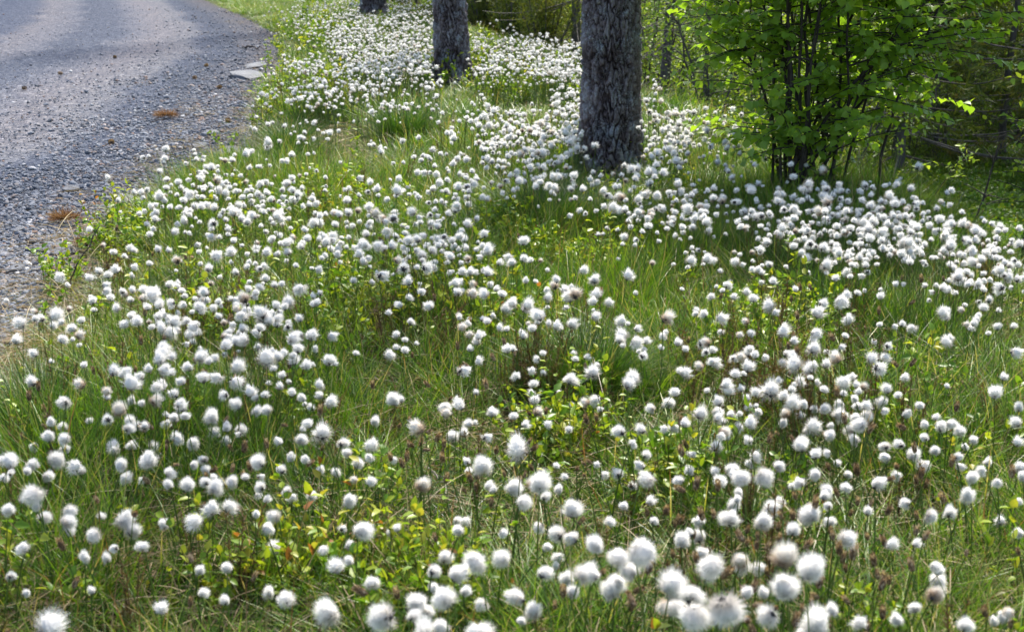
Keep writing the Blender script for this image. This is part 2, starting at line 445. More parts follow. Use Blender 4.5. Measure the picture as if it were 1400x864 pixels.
# ============================================================ TREES BY THE ROAD
def trunk_mesh(r0, h, seed, nseg=220, dz=.0042, ztop=1.25, lean=(0, 0), flare=.5, freq=1.0):
    r = np.random.default_rng(seed)
    zs = np.concatenate([np.arange(-.15, ztop, dz), np.linspace(ztop, h, 40)[1:]])
    an = np.linspace(0, 2 * np.pi, nseg, endpoint=False)
    A, Zg = np.meshgrid(an, zs)
    # cellular bark plates: nearest and second nearest of stretched random points
    cell_u, cell_z = .027 * freq, .062 * freq
    circ = 2 * np.pi * r0
    nu_ = max(6, int(circ / cell_u)); nz_ = int((ztop + .3) / cell_z) + 2
    Ug = A / (2 * np.pi) * nu_ + .7 * np.sin(Zg * 7 + seed) + .22 * np.sin(Zg * 31 + A * 3) + .15 * np.sin(Zg * 57 - A * 8 + 1)
    Wg = (Zg + .3) / cell_z + .7 * np.sin(A * 5 + seed) + .6 * np.sin(A * 11 + Zg * 6) + .35 * np.sin(A * 23 - Zg * 14)
    jx, jy = r.random((nu_, nz_ + 400)), r.random((nu_, nz_ + 400))
    iu, iw = np.floor(Ug).astype(int), np.floor(Wg).astype(int)
    f1 = np.full(A.shape, 9.); f2 = np.full(A.shape, 9.); hh = np.zeros(A.shape)
    lev = r.random((nu_, nz_ + 400))
    for du in (-1, 0, 1):
        for dw in (-1, 0, 1):
            cu, cw = iu + du, np.clip(iw + dw, 0, nz_ + 399)
            q = np.hypot(cu + jx[cu % nu_, cw] - Ug, cw + jy[cu % nu_, cw] - Wg)
            l = lev[cu % nu_, cw]
            near = q < f1
            f2 = np.where(near, f1, np.minimum(f2, q)); hh = np.where(near, l, hh); f1 = np.where(near, q, f1)
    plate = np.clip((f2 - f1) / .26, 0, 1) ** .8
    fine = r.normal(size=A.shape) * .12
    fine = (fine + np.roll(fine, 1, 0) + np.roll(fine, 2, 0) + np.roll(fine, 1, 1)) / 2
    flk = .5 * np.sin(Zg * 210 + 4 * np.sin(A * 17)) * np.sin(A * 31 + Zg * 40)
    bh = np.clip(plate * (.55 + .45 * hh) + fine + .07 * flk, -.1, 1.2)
    root = flare * np.exp(-np.clip(Zg + .05, 0, 9) / .15) * (1 + .45 * np.sin(A * 4 + seed) + .25 * np.sin(A * 7 + 2 * seed))
    taper = 1 - .25 * np.clip(Zg / 3, 0, 1) * .3 - .62 * np.clip(Zg / h, 0, 1)
    rad = r0 * (taper + root) * (1 + .03 * np.sin(A * 2 + Zg * 2) + .02 * np.sin(A * 3 - Zg * 3)) + .024 * freq * (bh - .6) * np.clip(1.4 - Zg / h, 0, 1)
    VX = rad * np.cos(A) + lean[0] * Zg; VY = rad * np.sin(A) + lean[1] * Zg
    mb = MB(); K = len(zs)
    k = np.arange(K - 1)[:, None] * nseg; j = np.arange(nseg)[None]
    F = np.stack([k + j, k + (j + 1) % nseg, k + nseg + (j + 1) % nseg, k + nseg + j], -1).reshape(-1, 4)
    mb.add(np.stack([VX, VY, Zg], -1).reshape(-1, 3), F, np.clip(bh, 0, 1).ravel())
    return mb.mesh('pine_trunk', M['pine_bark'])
def pine_crown(h, seed, lean=(0, 0), nn=11):
    r = np.random.default_rng(seed); limb, need = MB(), MB()
    for k in range(26):
        z = h * (.70 + .29 * k / 26); az = r.uniform(0, 6.28); L = (1.7 - 1.2 * k / 26) * r.uniform(.7, 1.1)
        s = np.linspace(0, 1, 6)
        P = np.stack([np.cos(az) * L * s + lean[0] * z, np.sin(az) * L * s + lean[1] * z, z + L * (.25 * s + .15 * s ** 2)], -1)
        tube(limb, P, .035 * (1 - .8 * s), 5)
        n = nn; q = r.uniform(.35, 1.02, n)
        B = np.stack([np.interp(q, s, P[:, c]) for c in range(3)], -1) + r.normal(size=(n, 3)) * .16
        m_ = 14; D = unit(rdir(n * m_, r) + [0, 0, .35])
        Bb = np.repeat(B, m_, 0); Lg = r.uniform(.06, .13, n * m_)
        PP = np.stack([Bb, Bb + D * Lg[:, None]], 1)
        ribbon(need, PP, np.stack([np.full(n * m_, .012), np.full(n * m_, .003)], 1), rdir(n * m_, r), r.uniform(.1, .7, n * m_).astype(np.float32))
    return limb.mesh('limb', M['bark_grey']), need.mesh('needles', M['conifer'])
def big_pine(px, py, wpx, h, seed, label, lean=(0, 0), nseg=220, dz=.0042, freq=1.0):
    x, y, t = G(px, py)
    r0 = wpx / FPX * (t * math.sqrt(1)) * .5 * .96
    root = tag(obj('pine_tree', None, None, (x, y + r0, Hf(x, y))), label, 'tree', 'old pines between the road and the forest')
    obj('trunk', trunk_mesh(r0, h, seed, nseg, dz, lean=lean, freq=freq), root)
    a, b = pine_crown(h, seed, lean, 3 if seed == 15 else 11)
    c = obj('crown', b, root); obj('limbs', a, c)
    return root
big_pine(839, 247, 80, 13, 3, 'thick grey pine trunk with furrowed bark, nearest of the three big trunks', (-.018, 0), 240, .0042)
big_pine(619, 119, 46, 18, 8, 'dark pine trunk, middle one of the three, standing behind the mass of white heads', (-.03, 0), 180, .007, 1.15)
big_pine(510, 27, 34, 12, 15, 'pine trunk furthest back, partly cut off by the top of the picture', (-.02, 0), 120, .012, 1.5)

# ============================================================ BUSH
BX, BY, _ = G(1096, 281)
BZ = Hf(BX, BY)
def leaf_mesh(name, mat, seed=0):
    """heart-shaped toothed leaf, 1 long, pointing +Y, facing +Z, with a short stalk"""
    mb = MB(); prof = [(0, .0), (.03, .17), (.12, .33), (.28, .42), (.45, .40), (.62, .28), (.8, .13), (1, 0)]
    v = []; f = []
    for k, (y, wd) in enumerate(prof):
        z = -.10 * y * y; e = .02 * ((k % 2) * 2 - 1)
        v += [(-wd - e * (wd > 0), y, z + wd * .28), (0, y, z), (wd + e * (wd > 0), y, z + wd * .28)]
    for k in range(len(prof) - 1):
        a = k * 3; f += [(a, a + 1, a + 4, a + 3), (a + 1, a + 2, a + 5, a + 4)]
    mb.add(v, f, .5)
    ribbon(mb, np.array([[[0, -.35, .04], [0, 0, 0.]]]), np.full((1, 2), .03), np.array([[1., 0, 0]]), .8)
    return mb.mesh(name, mat)
leafme = leaf_mesh('leaf', M['bush'])
bush = tag(obj('leafy_bush', None, None, (BX, BY, BZ)), 'green many-stemmed leafy bush with heart-shaped leaves right of the thickest pine', 'bush')
rb = np.random.default_rng(77)
LB, LD, LN, LL = [], [], [], []
for k in range(28):
    mb = MB()
    az = rb.uniform(0, 6.283) if k > 7 else [-.1, .25, 3.0, 3.3, .5, 2.7, 0.0, 3.14][k]
    spread = [.72, .6, .52, .4, .8, .58, .9, .3][k] if k < 8 else rb.uniform(.55, .85) if k > 23 else rb.uniform(.02, .42)
    if k > 23: az = rb.uniform(-.45, .35)
    if math.cos(az) < -.2: spread *= 1.0
    h = rb.uniform(1.35, 2.0); s = np.linspace(0, 1, 14)
    b0 = np.array([rb.normal() * .12, rb.normal() * .09, -.03])
    wob = np.cumsum(rb.normal(size=(14, 3)) * .012, 0) * [1, 1, 0]
    out = spread * (s ** 1.15) * 1.25
    P = b0 + np.stack([np.cos(az) * out, np.sin(az) * out, h * s * (1 - .12 * spread * s)], -1) + wob
    r0 = rb.uniform(.004, .0095)
    tube(mb, P, r0 * (1 - .85 * s) + .0012, 6)
    for j in range(36):
        q = rb.uniform(.05, 1) ** .8
        if q < .45 and k > 7 and rb.random() < .7: continue
        p0 = np.array([np.interp(q, s, P[:, c]) for c in range(3)])
        a2 = az + rb.normal() * 1.3 if rb.random() < .75 else rb.uniform(0, 6.28)
        L = rb.uniform(.16, .50) * (1.1 - .4 * q) * (1.0 if q > .12 else .5)
        if math.cos(a2) > .3: L *= 1.45 if p0[2] > .4 else 1.15
        ss = np.linspace(0, 1, 6)
        el = rb.uniform(.0, .75)
        d = np.array([math.cos(a2) * math.cos(el), math.sin(a2) * math.cos(el), math.sin(el)])
        tw = p0 + d * L * ss[:, None] + np.array([0, 0, -.16 * L]) * (ss[:, None] ** 2) + np.cumsum(rb.normal(size=(6, 3)) * .004, 0)
        tube(mb, tw, .0028 * (1 - .75 * ss) + .0006, 4)
        n = int(L * 46) + 3
        qq = np.linspace(.18, 1, n)
        B = np.stack([np.interp(qq, ss, tw[:, c]) for c in range(3)], -1)
        sd = unit(np.cross(d, [0, 0, 1.]))
        alt = np.where(np.arange(n) % 2 == 0, 1, -1)[:, None]
        D = unit(d * .55 + sd * alt * .8 + rb.normal(size=(n, 3)) * .4 + [0, 0, -.5])
        Nn = unit(np.array([0, 0, 1.]) + rb.normal(size=(n, 3)) * .62 + d * .3)
        LB.append(B + D * .010); LD.append(D); LN.append(Nn); LL.append(rb.uniform(.027, .046, n))
    obj('stem', mb.mesh('stem', M['bark_dark']), bush)
LB, LD, LN, LL = map(np.concatenate, (LB, LD, LN, LL))
lowcut = LB[:, 2] > .05 + .10 * rb.random(len(LB))
LB, LD, LN, LL = LB[lowcut], LD[lowcut], LN[lowcut], LL[lowcut]
S_ = unit(np.cross(LD, LN)); N_ = np.cross(S_, LD)
rank = np.argsort(LB[:, 1] + np.where(LB[:, 2] < .8, 0, 5))     # the leaves nearest the road and in view
eul = np.array([Matrix(((S_[i][0], LD[i][0], N_[i][0]), (S_[i][1], LD[i][1], N_[i][1]), (S_[i][2], LD[i][2], N_[i][2]))).to_euler()[:] for i in range(len(LB))])
for i in rank[:300]:
    obj('leaf', leafme, bush, LB[i], eul[i], LL[i])
rest = rank[300:]
lp = [proto('leaf', leafme), proto('leaf', leaf_mesh('leaf_b', M['bush']))]
scatter('foliage', LB[rest], eul[rest], LL[rest], np.arange(len(rest)) % 2, lp, None, 'stuff', bush)

# birch sapling coming in at the right edge, and the low sprig below the bush
def sapling(px, py, h, ntw, seed, label, leafL=.03, spread=.25, mat='birch', cat='sapling', lean=(0, 0), at=None, name='birch_sapling', nl=60):
    r = np.random.default_rng(seed)
    if at is None: x, y, _ = G(px, py)
    else: x, y = at
    root = tag(obj(name, None, None, (x, y, Hf(x, y))), label, cat)
    st, lf = MB(), MB(); s = np.linspace(0, 1, 9)
    P = np.stack([lean[0] * s ** 1.3, lean[1] * s ** 1.3, h * s], -1) + np.cumsum(r.normal(size=(9, 3)) * .01 * h, 0) * [1, 1, 0]
    tube(st, P, .007 * h * (1 - .8 * s) + .001, 6)
    for k in range(ntw):
        q = r.uniform(.15, 1); p0 = np.array([np.interp(q, s, P[:, c]) for c in range(3)]); az = r.uniform(0, 6.28); L = spread * r.uniform(.5, 1.2) * (1.15 - .6 * q)
        el = r.uniform(.1, .7); d = np.array([math.cos(az) * math.cos(el), math.sin(az) * math.cos(el), math.sin(el)]); ss = np.linspace(0, 1, 5)
        tw = p0 + d * L * ss[:, None] - np.array([0, 0, .2 * L]) * ss[:, None] ** 2
        tube(st, tw, .002 * h * (1 - .7 * ss) + .0006, 4)
        n = max(4, int(L * nl)); qq = r.uniform(.1, 1, n)
        B = np.stack([np.interp(qq, ss, tw[:, c]) for c in range(3)], -1)
        D = unit(d * .4 + rdir(n, r) + [0, 0, -.3])
        leaves(lf, B, D, unit(rdir(n, r) * .6 + [0, 0, 1]), r.uniform(.7, 1.2, n) * leafL, r.uniform(.7, .9, n) * leafL * .8, r.uniform(.3, 1, n))
    obj('trunk', st.mesh('trunk', M['bark_dark']), root)
    obj('crown', lf.mesh('crown', M[mat]), root)
    return root
sapling(1385, 372, .85, 34, 21, 'bright green birch sapling on the slope at the right edge', .028, .2, at=toward(1392, 372, 5.2))
sapling(1240, 300, .34, 16, 22, 'low yellow-green leafy sprig leaning out from under the right of the bush', .028, .2, at=(1.75, 6.0), lean=(.18, -.02))
sapling(735, 190, .26, 10, 23, 'small bright sapling in front of the gap left of the thickest pine', .02, .12, at=G(790, 165)[:2])
sapling(650, 60, .35, 10, 24, 'pale green sapling just right of the middle pine trunk', .025, .15, at=G(668, 92)[:2])

# ============================================================ FOREST
def spruce_mesh(seed, h=7, rmax=1.1, clear=1.4, dead=True, dens=1.0, sparse=1.0):
    r = np.random.default_rng(seed); tr, cr, dd = MB(), MB(), MB()
    s = np.linspace(0, 1, 14)
    wob = np.cumsum(r.normal(size=(14, 3)) * .012, 0) * [1, 1, 0]
    P = np.stack([0 * s, 0 * s, -.2 + (h + .2) * s], -1) + wob
    tube(tr, P, .0105 * h * (1 - .93 * s), 9)
    z = .25
    while z < h:
        for _ in range(int(r.integers(2, 5))):
            az = r.uniform(0, 6.28); L = rmax * (1 - z / h) ** .7 * r.uniform(.6, 1.1)
            if L < .1: continue
            ss = np.linspace(0, 1, 6)
            base = np.array([np.interp(z, P[:, 2], P[:, 0]), np.interp(z, P[:, 2], P[:, 1]), z])
            d = np.array([math.cos(az), math.sin(az), 0])
            dr = r.uniform(.15, .5)
            Pb = base + d * L * ss[:, None] + np.array([0, 0, 1.]) * (-dr * L * ss + .22 * L * ss ** 2.5)[:, None]
            live = z > clear or r.random() < .25
            tube(tr if live else dd, Pb, (.004 * (L + .4)) * (1 - .8 * ss) + .0015, 4)
            sd = np.cross(d, [0, 0, 1.])
            nsub = int(14 * L * (1 if live else .6)) + 2
            for q in r.uniform(.2, 1, nsub):
                p0 = np.array([np.interp(q, ss, Pb[:, c]) for c in range(3)]); l2 = L * .42 * (1.15 - q) * r.uniform(.5, 1.2) + .05
                sg = r.choice([-1, 1]); d2 = unit(d * .55 + sd * sg * .8 + np.array([0, 0, r.uniform(-.5, .1)]))
                if live:
                    n = int(26 * dens * (l2 + .15)) + 5; qq = r.uniform(0, 1, n)
                    B = p0 + d2 * l2 * qq[:, None]
                    D = unit(d2 * .7 + rdir(n, r) * .8)
                    Lg = r.uniform(.035, .085, n) * sparse
                    ribbon(cr, np.stack([B, B + D * Lg[:, None]], 1), np.stack([np.full(n, .018 * sparse), np.full(n, .004)], 1), rdir(n, r), r.uniform(.1, .75, n).astype(np.float32))
                else:
                    ribbon(dd, np.array([[p0, p0 + d2 * l2 * .6, p0 + d2 * l2 + [0, 0, -.04]]]), np.array([[.004, .003, .001]]), sd[None], .9)
        z += r.uniform(.10, .24)
    return tr.mesh('trunk', M['bark_grey']), cr.mesh('crown', M['conifer']), (dd.mesh('dead_branches', M['deadwood']) if dd.v else None)
def birch_mesh(seed, h=4, n_tw=90, leafL=.045, spread=.8, multi=1):
    r = np.random.default_rng(seed); tr, cr = MB(), MB()
    for m_ in range(multi):
        s = np.linspace(0, 1, 12); az0 = r.uniform(0, 6.28); sp = r.uniform(0, .35) * (multi > 1) + .08
        P = np.stack([math.cos(az0) * sp * h * s ** 1.3, math.sin(az0) * sp * h * s ** 1.3, -.1 + h * s], -1) + np.cumsum(r.normal(size=(12, 3)) * .03, 0) * [1, 1, 0]
        tube(tr, P, .0085 * h * (1 - .85 * s) / (1 if multi == 1 else 1.7), 7)
        for k in range(n_tw // multi):
            q = r.uniform(.08, 1); p0 = np.array([np.interp(q, s, P[:, c]) for c in range(3)]); az = r.uniform(0, 6.28); L = spread * r.uniform(.4, 1.1) * (1.2 - .8 * q)
            el = r.uniform(-.1, .8); d = np.array([math.cos(az) * math.cos(el), math.sin(az) * math.cos(el), math.sin(el)]); ss = np.linspace(0, 1, 5)
            tw = p0 + d * L * ss[:, None] - np.array([0, 0, .25 * L]) * ss[:, None] ** 2
            tube(tr, tw, .006 * (1 - .75 * ss) + .001, 4)
            n = int(L * 55) + 4; qq = r.uniform(.15, 1.05, n)
            B = np.stack([np.interp(qq, ss, tw[:, c]) for c in range(3)], -1) + r.normal(size=(n, 3)) * .05
            leaves(cr, B, unit(rdir(n, r) + d * .4 + [0, 0, -.4]), unit(rdir(n, r) * .7 + [0, 0, 1]), r.uniform(.7, 1.3, n) * leafL, r.uniform(.6, .8, n) * leafL, r.uniform(.1, 1, n))
    return tr.mesh('trunk', M['bark_grey']), cr.mesh('crown', M['birch'])
def juniper_mesh(seed, h=1.3, w_=.45):
    r = np.random.default_rng(seed); tr, cr = MB(), MB()
    for k in range(16):
        az = r.uniform(0, 6.28); sp = r.uniform(0, 1) * w_; hh = h * r.uniform(.6, 1) * (1 - .3 * sp / w_); s = np.linspace(0, 1, 7)
        P = np.stack([math.cos(az) * sp * s ** .8, math.sin(az) * sp * s ** .8, hh * s], -1)
        tube(tr, P, .012 * (1 - .85 * s) + .001, 5)
        n = int(420 * hh); q = r.uniform(.05, 1.02, n)
        B = np.stack([np.interp(q, s, P[:, c]) for c in range(3)], -1) + r.normal(size=(n, 3)) * .06
        D = unit(rdir(n, r) + [math.cos(az) * .4, math.sin(az) * .4, .8]); Lg = r.uniform(.03, .07, n)
        ribbon(cr, np.stack([B, B + D * Lg[:, None]], 1), np.stack([np.full(n, .014), np.full(n, .003)], 1), rdir(n, r), r.uniform(.2, .8, n).astype(np.float32))
    return tr.mesh('trunk', M['bark_grey']), cr.mesh('crown', M['conifer'])
SPR = [spruce_mesh(100, 4.6, 1.3, .5), spruce_mesh(101, 4.4, 1.1, .9), spruce_mesh(102, 5.2, 1.1, 1.9), spruce_mesh(103, 3.2, .95, .3)]
BIR = [birch_mesh(110, 3.6, 95), birch_mesh(111, 3.0, 100, .04, .7, 4), birch_mesh(112, 4.6, 110, .045, .9)]
JUN = [juniper_mesh(120), juniper_mesh(121, 1.0, .55)]
def tree(kind, k, x, y, label, group, scale=1.0, rz=0.0):
    me = {'s': SPR, 'b': BIR, 'j': JUN}[kind][k]
    nm = {'s': 'spruce_tree', 'b': 'birch_tree', 'j': 'juniper_bush'}[kind]
    o = tag(obj(nm, None, None, (x, y, Hf(x, y)), (0, 0, rz), scale), label, 'bush' if kind == 'j' else 'tree', group)
    obj('trunk', me[0], o); c = obj('crown', me[1], o)
    if len(me) > 2 and me[2]: obj('dead_branches', me[2], c)
    return o
LANDX = [(500, 'left of the middle pine trunk'), (640, 'between the middle pine and the thickest pine'), (800, 'behind the thickest pine trunk'),
         (880, 'between the thickest pine and the bush'), (1010, 'behind the leafy bush'), (1240, 'right of the leafy bush'), (1360, 'at the right edge of the picture')]
used = {}
rf = np.random.default_rng(9)
ORD = ['nearest', 'second nearest', 'third nearest', 'fourth nearest', 'fifth nearest', 'sixth nearest', 'seventh nearest', 'eighth nearest', 'ninth nearest', 'tenth nearest', 'eleventh nearest', 'twelfth nearest', 'thirteenth nearest', 'fourteenth nearest', 'fifteenth nearest', 'sixteenth nearest', 'seventeenth nearest', 'eighteenth nearest', 'nineteenth nearest', 'twentieth nearest', 'twenty-first nearest', 'twenty-second nearest']
plan = [  # kind, variant, px column, depth, scale
    ('s', 2, 785, 15.5, 1.0), ('s', 2, 905, 13.0, 1.0), ('s', 1, 1378, 14.6, 1.0), ('s', 0, 1345, 17.5, .9), ('s', 1, 1300, 15.5, .75), ('s', 2, 1262, 19, .95), ('s', 3, 1420, 20, 1.1),
    ('j', 0, 700, 17.0, 1.25), ('j', 1, 745, 15.6, 1.2), ('j', 0, 665, 19.0, 1.35), ('j', 1, 725, 18.5, 1.5), ('j', 0, 540, 27, 1.5), ('j', 1, 760, 19.5, 1.5), ('j', 0, 645, 22.5, 1.5), ('j', 1, 690, 23, 1.6),
    ('b', 1, 925, 10.5, .8), ('b', 0, 960, 12.5, .9), ('b', 1, 890, 14.5, 1.0), ('b', 2, 1000, 15.5, 1), ('b', 0, 815, 17, 1.0), ('b', 1, 1045, 13.0, .9), ('b', 0, 1180, 14, 1),
    ('b', 1, 1250, 17, .8), ('b', 1, 1330, 20, .8), ('b', 2, 770, 22, 1), ('b', 1, 1400, 17.5, .7), ('b', 0, 935, 19, 1), ('s', 0, 850, 21, 1), ('s', 0, 980, 23, 1), ('s', 0, 1080, 20, 1), ('s', 1, 1140, 18, 1), ('s', 3, 1210, 21, 1.2),
    ('s', 3, 570, 28, 1.0), ('s', 0, 610, 31, 1), ('s', 3, 550, 33, 1.1), ('s', 0, 505, 38, 1), ('s', 0, 660, 27, 1), ('s', 1, 700, 29, 1.1), ('s', 0, 745, 26, 1), ('b', 0, 470, 34, 1), ('b', 2, 590, 36, 1), ('b', 1, 630, 25, .9)]
for k in range(24):
    plan.append((rf.choice(['s', 's', 'b']), int(rf.integers(0, 3)), rf.uniform(440, 1600), rf.uniform(21, 40), rf.uniform(.85, 1.25)))
for a_, b_, c_ in [(1255, 14.5, .55), (1310, 16.5, .6), (1352, 15.8, .5), (1395, 17, .7), (1285, 17.5, .65), (1225, 15.5, .6), (1335, 19, .8), (1190, 17, .7)]:
    plan.append(('b', 1, a_, b_, c_))
for k, (a_, b_) in enumerate([(1235, 13.5), (1285, 14.8), (1325, 17.2), (1362, 19.5), (1405, 15.5), (1455, 13.5), (650, 20.5), (560, 25), (735, 21.5)]):
    plan.append(('s', k % 2, a_, b_, 1.45))
for k in range(4):
    plan.append(('s', k % 3, 1480 + 110 * k, 13 + 1.7 * k, 1.0))
for a_, b_, c_, d_ in [(888, 11.5, 1, .75), (905, 15, 1, .9), (948, 16.5, 0, .9), (975, 11.5, 1, .8), (1010, 17.5, 0, .9), (1060, 16, 1, 1), (1120, 16.5, 1, 1), (1215, 16, 1, .9), (1290, 19, 1, .8), (1350, 22, 0, .8), (1385, 24, 1, .9), (770, 17.5, 1, .7), (680, 25, 1, .9), (720, 26, 0, .8), (865, 24, 0, 1), (1240, 23, 0, 1)]:
    plan.append(('b', c_, a_, b_, d_))
plan.sort(key=lambda q: q[3])
for kind, k, px, dist, sc in plan:
    x, y = toward(px, 100, dist)
    if crest(x, y) < .5 and kind != 'j': x += 1.2
    where = [w_ for a, w_ in LANDX if px >= a - 70][-1] if px > 430 else LANDX[0][1]
    if px > 1450: where = 'out'
    key = (kind, where); n = used[key] = used.get(key, 0) + 1
    nm = {'s': 'dark spruce', 'b': 'pale green birch', 'j': 'low dark juniper'}[kind]
    if px > 1450: lab, grp = f'dark spruce beyond the right edge, {ORD[n - 1]} to the road', 'spruces beyond the right edge'
    else: lab, grp = f'{nm} {where}, {ORD[min(n, 22) - 1]} to the road', {'s': 'spruces in the forest', 'b': 'birches in the forest', 'j': 'junipers behind the flowers'}[kind]
    tree(kind, k, x, y, lab, grp, sc, rf.uniform(0, 6.28))
# far forest, a mass nobody could count
n = 420
fx, fy = rf.uniform(-70, 75, n), rf.uniform(38, 110, n)
ok = (roadd(fx, fy) < -3)
fx, fy = fx[ok], fy[ok]; n = len(fx)
pr = [proto('t', SPR[0][1]), proto('t', SPR[2][1]), proto('t', SPR[3][1]), proto('t', BIR[2][1])]
scatter('far_forest', np.stack([fx, fy, H(fx, fy)], -1), np.stack([0 * fx, 0 * fx, rf.uniform(0, 6.28, n)], -1), rf.uniform(1.1, 1.9, n), rf.choice([0, 0, 1, 2, 3], n), pr, 'dense mass of far spruces and birches')

# bare leaning sapling and fallen branches
def stick(name, pts, r0, label, cat, mat='deadwood', twigs=6, seed=0, tw=.12):
    r = np.random.default_rng(seed); P = np.array(pts, float); root = P[0].copy(); P = P - root
    K = 12; s0 = np.linspace(0, 1, len(P)); s = np.linspace(0, 1, K)
    Q = np.stack([np.interp(s, s0, P[:, c]) for c in range(3)], -1)
    ln = np.linalg.norm(Q[-1]); Q[1:-1] += r.normal(size=(K - 2, 3)) * ln * .012
    mb = MB(); tube(mb, Q, r0 * (1 - .7 * s), 6)
    for k in range(twigs):
        q = r.uniform(.25, .95); p0 = np.array([np.interp(q, s, Q[:, c]) for c in range(3)])
        d = unit(rdir(1, r)[0] + unit(Q[-1]) * 1.0); L = tw * r.uniform(.4, 1.2)
        tube(mb, np.array([p0, p0 + d * L * .5, p0 + d * L + [0, 0, -.01]]), [r0 * .4, r0 * .25, r0 * .1], 4)
    return tag(obj(name, mb.mesh(name, M[mat]), None, root), label, cat)
x, y = toward(1322, 300, 9.5)
stick('bare_sapling', [(x, y, Hf(x, y) - .05), (x + .03, y, Hf(x, y) + .35), (x + .17, y, Hf(x, y) + 1.0)], .014, 'thin bare leaning sapling in the hollow right of the bush', 'sapling', 'bark_dark', 14, 5, .2)
x, y = toward(528, 10, 23)
stick('fallen_branch', [(x - .35, y, .75), (x + .1, y, .5), (x + .5, y + .1, .28)], .035, 'pale dead branch slanting down beside the furthest pine trunk', 'branch', 'deadwood', 9, 6, .5)
for k, (px_, dist, lab) in enumerate([(1245, 11.5, 'fallen grey branch in the hollow right of the bush'), (720, 16.5, 'dead branch lying below the junipers')]):
    x, y = toward(px_, 200, dist); z = Hf(x, y)
    stick('fallen_branch', [(x - .5, y, z + .06), (x, y + .1, z + .12), (x + .6, y, z + .2)], .02, lab, 'branch', 'deadwood', 8, 30 + k, .4)
x0, y0, _ = G(905, 205, .06)
x1, y1, _ = G(870, 186, .14)
stick('fallen_branch', [(x0, y0, Hf(x0, y0) + .05), (x1, y1, Hf(x1, y1) + .15)], .008, 'pale stick among the flowers just right of the thickest pine trunk', 'branch', 'deadwood', 2, 44, .08)

# ============================================================ ROAD STONES AND LITTER
rs = np.random.default_rng(41)
def stone_mesh(seed, flat=.62, ico=ICO2):
    r = np.random.default_rng(seed); v, f = ico; v = v.copy()
    for _ in range(9):                                   # chipped faces
        d = rdir(1, r)[0]; c = r.uniform(.55, .85); q = v @ d
        v = v - np.clip(q - c, 0, 9)[:, None] * d
    v *= [1, r.uniform(.6, .9), flat]
    mb = MB(); mb.add(v * .5, f); return mb.mesh('stone', M['stone'], False)
N = 120000
px, py = rs.uniform(-160, 440, N), rs.uniform(-45, 620, N)
x, y, t, hit = unproject(px, py)
u = roadd(x, y)
du = -.10 + .22 * rs.normal(size=N) * (rs.random(N) < .35)
# loose gravel: dense on the shoulder, thinner in the wheel tracks
wv = .15 * np.sin(y * 2.1) + .1 * np.sin(y * 5.3 + x)
loose = np.clip(1.1 - sstep((u - .5 + wv) / .55) * .86, .16, 1)
ok = hit & (u > du) & (u < 5.5) & (rs.random(N) < loose * np.clip(9 / t, .25, 1)) & (t < 24)
x, y, t, u = x[ok], y[ok], t[ok], u[ok]; n = len(x)
big = np.clip(1.2 - u * .7, 0, 1)
sz = rs.lognormal(math.log(.009), .42, n) * (1 + .7 * big) * (1 + .04 * np.clip(t - 6, 0, 12))
sz = np.clip(sz, .005, .045)
z = np.where(u > 0, roadz(x, y), H(x, y)) + sz * .12
scatter('loose_gravel', np.stack([x, y, z], -1), np.stack([rs.normal(size=n) * .3, rs.normal(size=n) * .3, rs.uniform(0, 6.28, n)], -1), sz, rs.integers(0, 8, n), [proto('s', stone_mesh(k, ico=ICO1 if k < 5 else ICO2)) for k in range(8)], 'loose blue grey gravel on the road and its shoulder')
def slab(px, py, wpx, hpx, seed, label, name='flat_rock', th=.25):
    x, y, t = G(px, py); W = wpx / FPX * t * 1.05; D = max(hpx / FPX * t / (CAM_H / t) * .75, W * .35)
    r = np.random.default_rng(seed); v, f = ICO3; v = v.copy()
    for _ in range(14):
        d = rdir(1, r)[0]; c = r.uniform(.5, .8); v = v - np.clip(v @ d - c, 0, 9)[:, None] * d
    v += .02 * np.sin(v[:, [1, 2, 0]] * 9 + seed)
    v *= np.array([W, D, W * th]) * .62
    mb = MB(); mb.add(v, f); o = obj(name, mb.mesh(name, M['rock'], False), None, (x, y, .006))
    return tag(o, label, 'rock', 'rocks along the road edge')
slab(335, 107, 44, 14, 1, 'flat blue-grey rock at the road edge, largest of the two beside the upper flowers')
slab(352, 94, 30, 9, 2, 'flat dark rock just behind the biggest flat road-edge rock')
slab(291, 187, 18, 6, 3, 'small pale flat stone on the gravel shoulder near the grassy point')
slab(312, 214, 34, 12, 4, 'broken grey rock at the tip of the gravel shoulder by the flowers')
slab(272, 205, 16, 9, 9, 'small whitish stone on the shoulder left of the broken grey rock')
slab(97, 268, 24, 9, 5, 'blue-grey wedge-shaped stone on the gravel left of the first flowers', th=.4)
slab(96, 352, 46, 12, 6, 'flat grey rock on the road shoulder below the orange needles')
slab(20, 378, 20, 12, 7, 'small white angular stone on the gravel at the left edge', th=.5)
slab(27, 323, 10, 8, 8, 'tiny white stone on the gravel above the left flowers', th=.6)
slab(165, 282, 40, 10, 10, 'low brownish rock half hidden by the grass at the gravel edge')
slab(60, 352, 13, 8, 12, 'small round beige pebble below the orange needle clump', th=.6)
